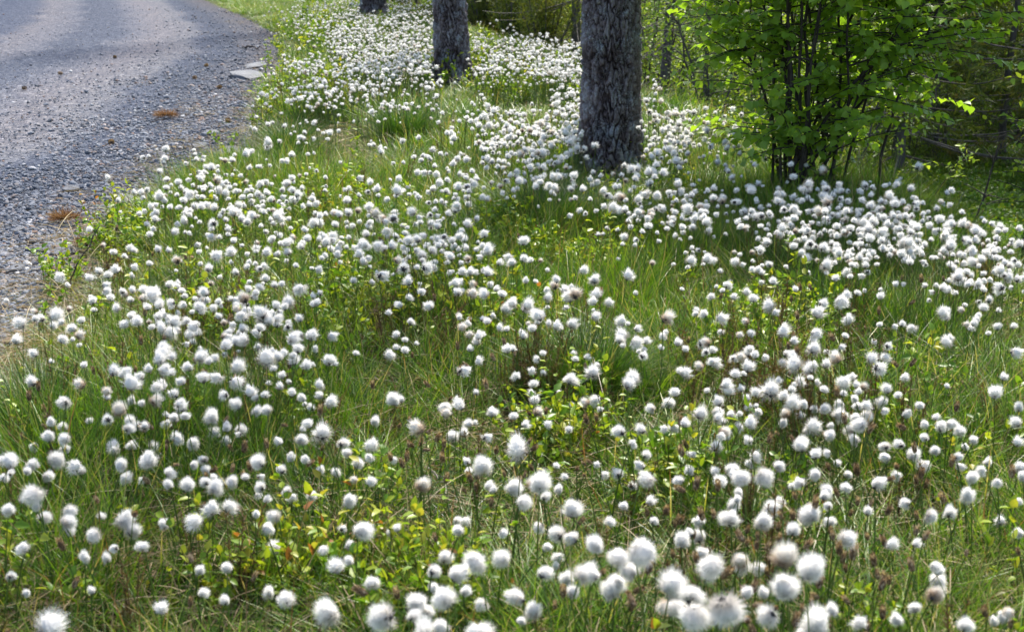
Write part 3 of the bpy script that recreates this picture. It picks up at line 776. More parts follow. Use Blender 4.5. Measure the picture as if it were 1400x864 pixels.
# pine cones
def cone_mesh(seed):
    r = np.random.default_rng(seed); mb = MB(); v, f = ICO1; mb.add(v * [.35, .35, .8] * .5, f, .1)
    n = 60; k = np.arange(n); zz = -.42 + .84 * k / n; rr = .36 * np.sqrt(np.clip(1 - (zz / .5) ** 2, .05, 1)); a = k * 2.4
    B = np.stack([np.cos(a) * rr * .6, np.sin(a) * rr * .6, zz], -1); D = unit(np.stack([np.cos(a), np.sin(a), 0 * a + .5], -1))
    leaves(mb, B, D, np.tile([0, 0, 1.], (n, 1)), np.full(n, .22), np.full(n, .2), r.uniform(.0, .6, n))
    return mb.mesh('pine_cone', M['spike'])
cme = cone_mesh(1)
for k, (a, b, lab) in enumerate([(158, 90, 'on the smooth track in the middle of the road'), (266, 113, 'on the gravel right of the smooth track'), (300, 125, 'nearest the big flat rock'), (313, 171, 'on the shoulder above the grassy point'),
                                 (84, 114, 'on the dark wheel line left of centre road'), (153, 206, 'on the gravel above the left flowers'), (34, 136, 'furthest left on the road'), (282, 96, 'furthest up the shoulder')]):
    x, y, t = G(a, b)
    tag(obj('pine_cone', cme, None, (x, y, float(roadz(np.array([x]), np.array([y]))[0]) + .012), (1.4, 0, k * 1.3), .042), 'brown pine cone lying ' + lab, 'pine cone', 'pine cones on the road')
# orange dead needle sprays
def needle_clump(px, py, wpx, seed, label):
    x, y, t = G(px, py); W = wpx / FPX * t; r = np.random.default_rng(seed)
    root = tag(obj('dead_pine_sprig', None, None, (x, y, .01)), label, 'pine sprig', 'dead orange pine sprigs')
    tw, nd = MB(), MB()
    for k in range(7):
        a = k * .9 + r.uniform(-.4, .4); L = W * r.uniform(.25, .5) * (.6 + .5 * abs(math.cos(a))); s = np.linspace(0, 1, 6)
        P = np.stack([np.cos(a) * L * s, np.sin(a) * L * s, .012 + .05 * W * np.sin(s * 3)], -1); tube(tw, P, .0035 * (1 - .6 * s), 5)
        n = 90; q = r.uniform(.0, 1, n); B = np.stack([np.interp(q, s, P[:, c]) for c in range(3)], -1)
        D = unit(rdir(n, r) * .8 + [math.cos(a), math.sin(a), .35]); Lg = r.uniform(.02, .05, n)
        ribbon(nd, np.stack([B, B + D * Lg[:, None]], 1), np.stack([np.full(n, .003), np.full(n, .001)], 1), rdir(n, r), r.uniform(.2, 1, n).astype(np.float32))
    obj('twig', tw.mesh('twig', M['bark_dark']), root); obj('needles', nd.mesh('needles', M['rust']), root)
needle_clump(88, 314, 44, 1, 'orange dead pine sprig on the gravel beside the left flowers, largest one')
needle_clump(228, 168, 40, 2, 'brown and orange dead sprig with twigs on the gravel shoulder')
needle_clump(120, 350, 22, 4, 'rusty needle clump by the upright dark twig')
def P3(px, py, h):
    x, y, t = G(px, py, h); return (x, y, (Hf(x, y) if roadd(x, y) < 0 else 0.0) + h)
xb, yb, zb = P3(97, 410, .0)
stick('dark_twig', [(xb, yb, zb), (xb + .0, yb + .02, zb + .07), (xb + .075, yb + .1, zb + .21)], .004, 'upright dark bent twig at the edge of the gravel, left', 'twig', 'bark_dark', 3, 7, .05)
stick('dark_twig', [P3(206, 172, .02), P3(246, 163, .05)], .004, 'dark twig lying across the brown sprig on the shoulder', 'twig', 'bark_dark', 4, 8, .08)
stick('dark_twig', [P3(325, 66, .01), P3(368, 72, .03)], .012, 'dark stick lying at the road edge near the top bend', 'twig', 'bark_dark', 3, 9, .12)
stick('dark_twig', [P3(222, 118, .005), P3(250, 118, .01)], .006, 'short dark stick on the road in front of the bend', 'twig', 'bark_dark', 2, 10, .05)
stick('dark_twig', [P3(185, 203, .005), P3(216, 199, .01)], .004, 'thin straight stick on the gravel left of the pale stone', 'twig', 'bark_dark', 1, 11, .05)
stick('dark_twig', [P3(98, 345, .02), P3(135, 400, .02)], .0035, 'thin grey twig slanting through the litter by the left flowers', 'twig', 'deadwood', 5, 12, .08)
stick('dark_twig', [P3(585, 640, .03), P3(612, 662, .05)], .003, 'small grey forked twig in the turf behind the front clump', 'twig', 'deadwood', 4, 13, .05)

# ============================================================ GROUND VEGETATION
def blades(mb, n, spread, hmin, hmax, wmin, wmax, r, bend=.5, seg=4, tlo=0., thi=.6, straw=.12, lean=.35, mat=0):
    a = r.uniform(0, 6.28, n); rr = spread * np.sqrt(r.random(n)); B = np.stack([np.cos(a) * rr, np.sin(a) * rr, np.full(n, -.015)], -1)
    L = r.uniform(hmin, hmax, n); az = a + r.normal(size=n) * .9; ln = np.abs(r.normal(size=n)) * lean; bd = r.uniform(.1, 1, n) * bend
    s = np.linspace(0, 1, seg + 1)
    o = (np.tan(np.clip(ln, 0, 1.1))[:, None] * s + bd[:, None] * s ** 2.2)
    P = B[:, None] + L[:, None, None] * np.stack([np.cos(az)[:, None] * o, np.sin(az)[:, None] * o, s * (1 - .25 * bd[:, None] * s)], -1) / np.sqrt(1 + ln[:, None, None] ** 2)
    W = r.uniform(wmin, wmax, n)[:, None] * np.array([1 - .15 * q - .8 * q ** 3 for q in s])[None]
    tt = r.uniform(tlo, thi, n); tt = np.where(r.random(n) < straw, r.uniform(.72, .95, n), tt)
    T = tt[:, None] + .20 * s[None] ** 3 - .22 * (1 - s[None]) ** 2  # blade feet darker: old-sheath pigment, plus root shade painted in for depth
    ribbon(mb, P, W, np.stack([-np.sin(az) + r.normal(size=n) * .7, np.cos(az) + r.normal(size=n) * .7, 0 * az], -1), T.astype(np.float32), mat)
rv = np.random.default_rng(71)
clumps = []
for k in range(10):
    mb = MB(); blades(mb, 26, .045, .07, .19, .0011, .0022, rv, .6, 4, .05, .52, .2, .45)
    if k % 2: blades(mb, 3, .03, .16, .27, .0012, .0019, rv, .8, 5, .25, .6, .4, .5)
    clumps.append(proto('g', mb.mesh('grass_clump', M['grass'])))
far = []
for k in range(6):
    mb = MB(); blades(mb, 16, .07, .08, .2, .003, .005, rv, .6, 3, .05, .52, .15, .4)
    far.append(proto('f', mb.mesh('grass_clump', M['grass'])))
BARE = [(468, 208, 85, 30), (800, 388, 60, 20), (100, 370, 40, 30), (120, 415, 35, 22), (530, 470, 45, 22), (1170, 505, 60, 20), (735, 615, 60, 26), (620, 690, 40, 20), (250, 745, 50, 25)]
LUSH = [(760, 300, 110, 50), (560, 175, 60, 30)]
def meadow_points(n, y0, y1, x0=-260, x1=1660, r=rv, h=0.0):
    px, py = r.uniform(x0, x1, n), r.uniform(y0, y1, n)
    x, y, t, hit = unproject(px, py, h)
    return px, py, x, y, t, hit
# wide tufted tiles for the open verge, each laid on its own bit of turf
tiles = []
for k in range(16):
    mb = MB(); fr = k >= 9
    nb, rad_ = (430, .17) if not fr else (230, .21)
    ww = (.0014, .0028) if not fr else (.003, .005)
    for q in range(5):                                   # denser and taller tufts inside the tile
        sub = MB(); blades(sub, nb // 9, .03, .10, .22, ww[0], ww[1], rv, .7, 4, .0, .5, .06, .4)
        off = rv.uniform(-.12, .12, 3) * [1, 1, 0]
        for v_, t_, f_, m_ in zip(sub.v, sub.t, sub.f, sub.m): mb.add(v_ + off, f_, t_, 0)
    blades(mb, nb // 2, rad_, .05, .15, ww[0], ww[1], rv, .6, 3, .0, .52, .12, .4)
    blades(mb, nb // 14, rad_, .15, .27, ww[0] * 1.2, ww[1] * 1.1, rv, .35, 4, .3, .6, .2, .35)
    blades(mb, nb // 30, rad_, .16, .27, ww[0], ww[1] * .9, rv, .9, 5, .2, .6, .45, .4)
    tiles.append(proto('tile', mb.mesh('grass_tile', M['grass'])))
def jgrid(x0, x1, y0, y1, st):
    a, b = np.meshgrid(np.arange(x0, x1, st), np.arange(y0, y1, st)); a = a.ravel(); b = b.ravel()
    return a + rv.uniform(-.35, .35, len(a)) * st, b + rv.uniform(-.35, .35, len(a)) * st
def topix(x, y, z):
    dz = z - CAM_H; Zc = y * CP - dz * SP; v = y * SP + dz * CP
    return 700 + FPX * x / Zc, 432 - FPX * v / Zc, Zc
gx1, gy1 = jgrid(-4.5, 5.5, 1.1, 7.2, .185)
gx2, gy2 = jgrid(-13, 12, 7.2, 34, .25)
x, y = np.concatenate([gx1, gx2]), np.concatenate([gy1, gy2]); isn = np.arange(len(x)) < len(gx1)
z = H(x, y); px, py, Zc = topix(x, y, z)
rd, cr_ = roadd(x, y), crest(x, y)
BASES = [(619, 126, 60, 16), (838, 258, 80, 14)]
keep = (rd < -.17) & (cr_ < 4.5) & (px > -250) & (px < 1650) & (rv.random(len(x)) > .9 * ell(px, py, BARE))
x, y, z, px, py, isn, rd = [q[keep] for q in (x, y, z, px, py, isn, rd)]; n = len(x)
e = .08; sx = (H(x + e, y) - H(x - e, y)) / (2 * e); sy = (H(x, y + e) - H(x, y - e)) / (2 * e)
rot = np.array([(Vector((-a, -b, 1)).to_track_quat('Z', 'Y') @ Euler((0, 0, c)).to_quaternion()).to_euler()[:] for a, b, c in zip(sx, sy, rv.uniform(0, 6.28, n))])
hz = rv.uniform(.7, 1.2, n) * (1 + .35 * ell(px, py, LUSH)) * (1 - .55 * ell(px, py, BASES, .5)) * (.85 + .3 * np.sin(x * 2.3 + 1) * np.sin(y * 1.9))
hz *= np.clip(.5 - rd * 1.2, .5, 1) * np.where(isn, 1, .72)
scl = np.stack([np.ones(n), np.ones(n), hz], -1)
idx = np.where(isn, rv.integers(0, 9, n), rv.integers(9, 16, n))
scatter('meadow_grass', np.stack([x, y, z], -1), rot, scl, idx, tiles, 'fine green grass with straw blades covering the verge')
px, py, x, y, t, hit = meadow_points(30000, -30, 1120)
rd, cr_ = roadd(x, y), crest(x, y)
keep = hit & (rd < -.0 + .07 * rv.normal(size=len(x))) & (rd > -.36) & (t < 24) & (rv.random(len(x)) < .4) & (rv.random(len(x)) < np.clip(t / 4.2, .3, 1)) & (rv.random(len(x)) > .93 * ell(px, py, BARE))
px, py, x, y, t, rd = px[keep], py[keep], x[keep], y[keep], t[keep], rd[keep]; n = len(x)
sc = rv.uniform(.65, 1.1, n) * np.clip(.5 + -rd * 1.6, .45, 1) * (1 + .02 * np.clip(t - 8, 0, 20))
idx = np.where(t < 6.5, rv.integers(0, 10, n), rv.integers(10, 16, n))
rot = np.stack([rv.normal(size=n) * .12, rv.normal(size=n) * .12, rv.uniform(0, 6.28, n)], -1)
scatter('verge_edge_grass', np.stack([x, y, H(x, y)], -1), rot, sc, idx, clumps + far, 'ragged fringe of grass along the gravel')
# the lower forest floor
pr = []
for k in range(5):
    mb = MB(); nn = 130; a = rv.uniform(0, 6.28, nn); q = rv.uniform(0, .16, nn)
    B = np.stack([np.cos(a) * q, np.sin(a) * q, rv.uniform(.02, .2, nn)], -1)
    leaves(mb, B, unit(rdir(nn, rv) + [0, 0, .3]), unit(rdir(nn, rv) * .6 + [0, 0, 1]), rv.uniform(.015, .035, nn), rv.uniform(.01, .02, nn), rv.uniform(.1, .5, nn))
    blades(mb, 14, .14, .1, .3, .003, .005, rv, .5, 3, 0, .4, .1, .4, 1)
    pr.append(proto('u', mb.mesh('undergrowth', [M['berry'], M['grass']])))
px, py, x, y, t, hit = meadow_points(17000, -60, 460, 450, 1900)
keep = hit & (crest(x, y) > .9) & (t < 60)
x, y, t = x[keep], y[keep], t[keep]; n = len(x)
scatter('forest_undergrowth', np.stack([x, y, H(x, y)], -1), np.stack([0 * x, 0 * x, rv.uniform(0, 6.28, n)], -1), rv.uniform(.6, 1.1, n) * (1 + .03 * np.clip(t - 8, 0, 30)), rv.integers(0, 5, n), pr, 'bilberry and grass covering the forest floor')
# bilberry-like dwarf shrubs
def shrub_mesh(r, nst=4, hh=.13, ll=.015, tl=.25, th=.85):
    mb = MB()
    for q in range(nst):
        az = r.uniform(0, 6.28); s = np.linspace(0, 1, 5); L = hh * r.uniform(.6, 1.1); sp = r.uniform(.1, .6)
        P = np.stack([np.cos(az) * sp * L * s, np.sin(az) * sp * L * s, L * s], -1); tube(mb, P, .0011 * (1 - .5 * s), 3, .9, 1)
        n = 13; qq = r.uniform(.25, 1.03, n); B = np.stack([np.interp(qq, s, P[:, c]) for c in range(3)], -1)
        leaves(mb, B, unit(rdir(n, r) + [0, 0, .7]), unit(rdir(n, r) * .7 + [0, 0, 1]), r.uniform(.7, 1.2, n) * ll, r.uniform(.5, .7, n) * ll, r.uniform(tl, th, n))
    return mb.mesh('dwarf_shrub', [M['berry'], M['heath']])
PATCH = [(705, 122, 90, 26), (640, 105, 40, 16), (495, 440, 85, 55), (430, 135, 70, 30), (400, 62, 60, 26), (685, 345, 45, 28), (1010, 190, 45, 25), (790, 385, 80, 22), (600, 410, 110, 35), (420, 830, 110, 40),
         (560, 850, 120, 40), (920, 690, 50, 30), (60, 395, 50, 22), (700, 470, 60, 30), (310, 470, 50, 20), (880, 330, 80, 30), (460, 300, 50, 20), (1050, 470, 80, 40), (760, 630, 60, 40), (160, 350, 60, 30), (1390, 330, 40, 60)]
px, py, x, y, t, hit = meadow_points(26000, -10, 1050)
wt = ell(px, py, PATCH, .35)
keep = hit & (roadd(x, y) < .03) & (crest(x, y) < 3.5) & (rv.random(len(x)) < (.02 + .58 * wt) * np.clip((t - 1.2) / 4, .15, 1))
px, py, x, y, t = px[keep], py[keep], x[keep], y[keep], t[keep]; n = len(x)
scatter('bilberry_shrubs', np.stack([x, y, H(x, y) - .005], -1), np.stack([rv.normal(size=n) * .15, rv.normal(size=n) * .15, rv.uniform(0, 6.28, n)], -1), rv.uniform(.7, 1.35, n) * (1 + .09 * np.clip(t - 6, 0, 20)), rv.integers(0, 7, n), [proto('b', shrub_mesh(rv, hh=.11 + .01 * k, ll=.015 + .002 * (k % 3))) for k in range(7)], 'low yellow-green bilberry shrubs between the grass')
# heath sprigs: reddish brown
def heath_mesh(r):
    mb = MB()
    for q in range(6):
        az = r.uniform(0, 6.28); L = r.uniform(.08, .17); sp = r.uniform(0, .4); s = np.linspace(0, 1, 5)
        P = np.stack([np.cos(az) * sp * L * s, np.sin(az) * sp * L * s, L * s], -1); tube(mb, P, .001 * (1 - .5 * s), 3, .1)
        n = 60; qq = r.uniform(.15, 1.03, n); B = np.stack([np.interp(qq, s, P[:, c]) for c in range(3)], -1); D = unit(rdir(n, r) + [0, 0, .9]); Lg = r.uniform(.006, .014, n)
        ribbon(mb, np.stack([B, B + D * Lg[:, None]], 1), np.stack([np.full(n, .0025), np.full(n, .0006)], 1), rdir(n, r), r.uniform(0, 1, n).astype(np.float32))
    return mb.mesh('heath', M['heath'])
HP = [(1060, 480, 60, 45), (1150, 480, 60, 40), (760, 560, 80, 40), (450, 330, 60, 30), (560, 480, 60, 40), (1300, 410, 60, 25), (430, 150, 50, 25), (1100, 620, 120, 60), (330, 480, 80, 60), (1000, 560, 60, 40)]
px, py, x, y, t, hit = meadow_points(9000, 60, 1000)
keep = hit & (roadd(x, y) < -.05) & (crest(x, y) < 2) & (rv.random(len(x)) < (.02 + .28 * ell(px, py, HP, .4)) * np.clip(t / 4, .35, 1))
x, y, t = x[keep], y[keep], t[keep]; n = len(x)
scatter('heath_sprigs', np.stack([x, y, H(x, y)], -1), np.stack([rv.normal(size=n) * .15, rv.normal(size=n) * .15, rv.uniform(0, 6.28, n)], -1), rv.uniform(.7, 1.3, n), rv.integers(0, 5, n), [proto('h', heath_mesh(rv)) for _ in range(5)], 'reddish brown heath sprigs scattered in the grass')
# straw and litter
pr = []
for k in range(8):
    mb = MB(); nn = 12; L = rv.uniform(.05, .2, nn); az = rv.uniform(0, 6.28, nn); s = np.linspace(-.5, .5, 5)
    C = np.stack([rv.normal(size=nn) * .04, rv.normal(size=nn) * .04, rv.uniform(.005, .06, nn)], -1)
    tilt = rv.normal(size=nn) * .25
    P = C[:, None] + L[:, None, None] * np.stack([np.cos(az)[:, None] * s, np.sin(az)[:, None] * s, tilt[:, None] * s - .25 * s ** 2], -1)
    ribbon(mb, P, np.tile([[.0008, .0015, .0016, .0012, .0004]], (nn, 1)), rdir(nn, rv), rv.uniform(.35, 1, nn).astype(np.float32))
    nn = 3; leaves(mb, rv.normal(size=(nn, 3)) * [.04, .04, .004] + [0, 0, .01], unit(rdir(nn, rv) * [1, 1, .2]), unit(rdir(nn, rv) * .4 + [0, 0, 1]), rv.uniform(.015, .03, nn), rv.uniform(.01, .018, nn), rv.uniform(0, .35, nn))
    pr.append(proto('l', mb.mesh('litter', M['litter'])))
px, py, x, y, t, hit = meadow_points(11000, 30, 1050)
keep = hit & (roadd(x, y) < .5 * rv.random(len(x)) ** 2) & (crest(x, y) < 2) & (rv.random(len(x)) < (.35 + .45 * (roadd(x, y) > -.15) + .65 * ell(px, py, BARE, .4)) * np.clip(t / 4, .35, 1))
x, y, t = x[keep], y[keep], t[keep]; n = len(x)
scatter('dry_litter', np.stack([x, y, np.maximum(H(x, y), -.004)], -1), np.stack([0 * x, 0 * x, rv.uniform(0, 6.28, n)], -1), rv.uniform(.6, 1.3, n), rv.integers(0, 8, n), pr, 'dry straw and dead leaves on the turf')
# countable tussocks
for k, (a, b, wpx, hh, lab) in enumerate([(735, 322, 110, .26, 'broad dark green grass tussock left of and below the thickest pine'), (820, 335, 90, .22, 'smaller dark green tussock directly below the thickest pine'), (552, 192, 66, .26, 'dark green tussock below the middle pine trunk'),
                                          (1190, 395, 90, .16, 'low grass tussock in front of the dense flowers right'), (800, 545, 90, .22, 'green tussock full of thin stalks in the middle of the meadow'), (60, 600, 110, .2, 'arching grass tussock at the left edge'), (395, 215, 40, .22, 'small tussock at the grassy point by the road'), (770, 215, 50, .2, 'tussock just left of the thickest pine trunk')]):
    x, y, t = G(a, b); W = wpx / FPX * t * .5; mb = MB(); r = np.random.default_rng(300 + k)
    blades(mb, 1500, W * .8, hh * .6, hh * 1.15, .0012, .0022, r, .9, 5, .0, .5, .12, .5)
    tag(obj('grass_tussock', mb.mesh('tussock', M['rush']), None, (x, y, Hf(x, y))), lab, 'grass tussock', 'grass tussocks on the verge')
# leafy seedlings in the front
for k, (a, b, hh, lab) in enumerate([(478, 862, .07, 'light green leafy seedling at the bottom edge left of the front clump'), (560, 800, .06, 'small leafy seedling left of the large front clump'), (925, 705, .08, 'yellow-green leafy seedling right of the big lone front head'),
                                     (385, 862, .06, 'leafy seedling at the bottom edge below the leaning pair of heads'), (305, 690, .06, 'single-leaf seedling among the left grass'), (1000, 622, .06, 'yellow leafy seedling in the grass behind the right clump'), (905, 730, .07, 'green seedling just below the yellow-green one'), (640, 825, .06, 'seedling between heads at the bottom centre')]):
    x, y, t = G(a, b); r = np.random.default_rng(400 + k)
    root = tag(obj('leafy_seedling', None, None, (x, y, Hf(x, y))), lab, 'seedling', 'leafy seedlings in the front grass')
    mb = MB(); s = np.linspace(0, 1, 5); P = np.stack([.01 * s, 0 * s, hh * 1.3 * s], -1); tube(mb, P, .0013 * (1 - .4 * s), 5, .4); obj('stem', mb.mesh('stem', M['stem']), root)
    for j in range(7):
        mb = MB(); q = .3 + .7 * j / 6; a2 = j * 2.4
        leaves(mb, np.array([[.01 * q, 0, hh * 1.3 * q]]), np.array([[math.cos(a2), math.sin(a2), .5]]), np.array([[0, 0, 1.]]), [.026], [.014], [r.uniform(.35, .65)])
        obj('leaf', mb.mesh('leaf', M['berry']), root)

# ============================================================ COTTONGRASS
def cotton_into(mb, seed, nf, wd, mat=0, elong=1.0, tanb=0.0, sag=0.0):
    """one seed head, 1 unit across, its stem joining at the origin, axis +Z"""
    r = np.random.default_rng(seed)
    K = r.normal(size=(5, 3)) * 2.2; ph = r.uniform(0, 6.28, 5)
    sq = r.uniform(.85, 1.12, 3)
    lump = lambda d: (1 + .19 * np.sum(np.sin(d @ K.T + ph), 1) / 1.8) * np.linalg.norm(d * sq, axis=1)
    c = np.array([0, 0, .34])
    v, f = ICO2; lv = lump(v)[:, None]
    core = c + v * lv * np.array([.29, .29, .27 * elong]) + [0, 0, .02]
    core[:, 2] = np.maximum(core[:, 2], .02)
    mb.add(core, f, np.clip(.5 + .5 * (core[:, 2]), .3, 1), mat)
    d = rdir(nf, r); d = d[d[:, 2] > -.8]; n = len(d)
    root = c * .5 + d * .2
    tipr = .50 * lump(d) * r.uniform(.84, 1.03, n) * np.where(r.random(n) < .03, 1.1, 1)
    jit = rdir(n, r) * .09
    ca = r.uniform(0, 6.28); cb_ = np.array([np.cos(ca), np.sin(ca), r.uniform(-.3, .5)]) * r.uniform(.02, .30)
    if seed % 4 == 1:                                 # two loose lobes
        lb = np.array([np.cos(ca + 1.6), np.sin(ca + 1.6), .2]); ad = np.abs(d @ lb)
        d = d * (.72 + .42 * ad)[:, None]
    if seed % 3 == 0:                                 # torn on one side
        gone = (d @ np.array([np.cos(ca + 2), np.sin(ca + 2), -.2]) > .35) & (r.random(n) < .75)
        d = np.where(gone[:, None], unit(d * .3 + [0, 0, 1.]), d)
    tip = c + d * tipr[:, None] * [1, 1, elong] + jit + np.array([0, 0, -sag])
    tip = tip + cb_ * (r.random(n) ** 1.5)[:, None] * (.4 + np.clip(d @ cb_, 0, 1) * 3)[:, None]
    mid = (root + tip) * .5 + np.array([0, 0, .045]) + jit * .4
    P = np.stack([root, mid, tip], 1)
    W = np.stack([np.full(n, wd), np.full(n, wd * .8), np.full(n, wd * .15)], 1)
    z = P[..., 2]
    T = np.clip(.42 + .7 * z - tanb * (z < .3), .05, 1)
    ribbon(mb, P, W, rdir(n, r), T.astype(np.float32), mat)
def bract_into(mb, seed, n=9, mat=0, L=.33):
    r = np.random.default_rng(seed); a = np.linspace(0, 6.28, n, endpoint=False) + r.normal(size=n) * .2
    B = np.stack([np.cos(a) * .03, np.sin(a) * .03, np.full(n, -.03)], -1)
    D = unit(np.stack([np.cos(a), np.sin(a), r.uniform(.25, 1.1, n)], -1))
    leaves(mb, B, D, unit(np.stack([-np.cos(a), -np.sin(a), np.ones(n)], -1)), r.uniform(.7, 1.2, n) * L, np.full(n, .14), r.uniform(0, .6, n), mat)
    v, f = ICO1; mb.add(v * [.10, .10, .12] + [0, 0, .02], f, .1, mat)
    n2 = 5; leaves(mb, r.normal(size=(n2, 3)) * .1 + [0, 0, .2], unit(rdir(n2, r) + [0, 0, .2]), rdir(n2, r), np.full(n2, .2), np.full(n2, .06), r.uniform(.3, .9, n2), mat)
HEADS, THEADS = [], []
for k in range(9):
    mb = MB(); cotton_into(mb, 500 + k, 3200, .010, elong=[1, .78, 1.2, 1.05, .9, 1.4, 1, .72, 1.1][k], tanb=[0, .1, 0, .2, 0, .1, .15, 0, .05][k], sag=[0, .05, 0, .08, 0, .03, 0, .1, 0][k])
    HEADS.append(mb.mesh('cotton_head', M['cotton']))
for k in range(3):
    mb = MB(); cotton_into(mb, 540 + k, 2800, .010, elong=[1, .85, 1.1][k], tanb=.3)
    THEADS.append(mb.mesh('cotton_head', M['tan']))
BRACTS = []
for k in range(4):
    mb = MB(); bract_into(mb, 560 + k); BRACTS.append(mb.mesh('bract', M['bract']))
def stem_into(mb, seed, mat=0, r0=.0012, lean=0.12):
    """unit-height stem from the ground to (0,0,1) in local coordinates; xy in metres"""
    r = np.random.default_rng(seed); a = r.uniform(0, 6.28); s = np.linspace(0, 1, 7); b = r.uniform(.02, .08) * (1 - s) * (s + .8)
    tube(mb, np.stack([np.cos(a) * b, np.sin(a) * b, s * 1.0], -1), r0 * (1.25 - .35 * s), 4, .2 + .5 * s.repeat(4) if False else .4, mat)
STEMS = []  # shared stalks
for k in range(6):
    mb = MB(); stem_into(mb, 580 + k); STEMS.append(mb.mesh('stem', M['stem']))
def spike_into(mb, seed, mat=0, fl=30):
    r = np.random.default_rng(seed); v, f = ICO1; mb.add(v * [.2, .2, .42] + [0, 0, .45], f, .2, mat)
    n = 46; k = np.arange(n); z = .05 + .85 * k / n; rr = .2 * np.sqrt(np.clip(1 - ((z - .45) / .5) ** 2, .04, 1)); a = k * 2.4
    leaves(mb, np.stack([np.cos(a) * rr * .7, np.sin(a) * rr * .7, z], -1), unit(np.stack([np.cos(a) * .5, np.sin(a) * .5, 0 * a + 1], -1)), unit(np.stack([np.cos(a), np.sin(a), 0 * a + .2], -1)), r.uniform(.18, .3, n), np.full(n, .12), r.uniform(0, 1, n), mat)
    d = unit(rdir(fl, r) + [0, 0, .5]); B = np.array([0, 0, .5]) + d * .15
    ribbon(mb, np.stack([B, B + d * .3], 1), np.tile([[.012, .003]], (fl, 1)), rdir(fl, r), .95, mat)
SPIKES = []
for k in range(4):
    mb = MB(); spike_into(mb, 600 + k); SPIKES.append(mb.mesh('seed_spike', M['spike']))

A = '240,15,55;375,85,28;188,92,45;178,150,55;130,172,48;232,112,45;245,148,50;235,190,45;192,220,65;435,50,60;480,20,40;480,90,55;460,115,50;520,110,45;565,10,40;575,80,35;610,105,50;635,80,45;675,75,40;710,80,28;635,148,55;775,75,60;765,122,45;815,160,45;825,118,45;870,122,50;870,28,60;930,55,42;980,48,45;1140,42,40;1105,10,40;1020,168,42;1100,158,55;1243,168,50;1272,208,42;1298,248,50;1060,228,45;1115,230,42;1030,268,52;955,235,70;955,328,50;925,270,30;895,300,30;1168,272,42;1225,280,42;1245,312,30;1325,305,35;700,172,50;745,230,42;700,248,40;750,270,48;790,262,32;545,172,50;480,185,50;420,188,58;450,240,58;545,232,80;605,275,55;620,325,45;685,325,65;755,310,55;778,335,60;855,305,52;455,290,55;545,308,25;8,245,35;45,230,45;108,248,52;35,280,42;95,275,42;10,300,45;160,285,52;135,325,80;290,270,48;30,410,55;132,398,42;145,435,60;248,398,60;230,450,65;240,485,50;350,410,35;365,440,42;355,488,58;440,450,65;475,490,70;600,470,52;425,548,42;485,545,35;525,540,50;310,588,48;392,594,46;90,552,58;730,432,32;757,397,32;865,410,42;875,362,35;970,378,40;930,432,40;962,470,58;1010,430,60;1055,345,45;1065,372,45;1132,365,50;1268,380,52;1222,425,28;1305,485,75;1185,542,52;1230,510,32;1010,552,62;828,628,48;725,638,42;735,720,46;820,748,48;982,720,52;1048,740,75;1278,602,45;1270,745,35;1215,780,95;552,798,36;85,718,40;335,712,38;35,655,40;710,545,28'
B_ = '100,15,60;290,28,48;275,62,36;362,28,36;448,30,36;463,62,50;420,60,30;30,95,45;318,150,52;385,162,36;428,150,30;558,154,40;590,80,30;640,98,34;763,42,26;850,50,28;830,8,50;938,122,66;965,170,40;1050,42,45;1105,28,50;1120,115,52;1048,110,28;1178,62,28;1045,155,30;15,175,30;18,220,40;112,228,38;12,308,46;412,215,32;372,238,38;376,274,38;425,255,75;468,285,22;200,328,58;228,296,38;692,240,30;765,228,36;842,250,25;882,270,36;925,280,62;1015,215,42;1015,250,50;1042,295,70;968,320,45;1150,300,42;1180,275,45;1190,215,40;635,318,90;530,330,75;560,375,70;650,365,50;705,342,42;485,357,32;750,415,82;645,455,62;710,495,75;765,512,72;845,535,78;122,437,36;283,437,30;322,446,46;342,488,50;92,500,38;540,443,28;490,485,45;886,446,48;942,402,40;1045,455,38;1108,390,24;1152,528,72;980,530,115;920,585,80;975,630,80;905,665,80;415,588,95;502,585,78;285,590,60;240,632,60;322,648,85;640,640,75;690,620,40;700,590,50;660,550,40;300,730,100;240,700,50;355,712,50;435,742,60;25,680,62;90,775,105;170,750,80;165,800,60;218,780,60;280,820,65;435,840,100;575,725,80;608,785,65;570,820,42;745,710,60;735,665,65;780,640,80;840,650,65;900,710,75;1110,680,100;1115,745,85;1180,725,90;470,520,30;1190,500,50;210,850,90'
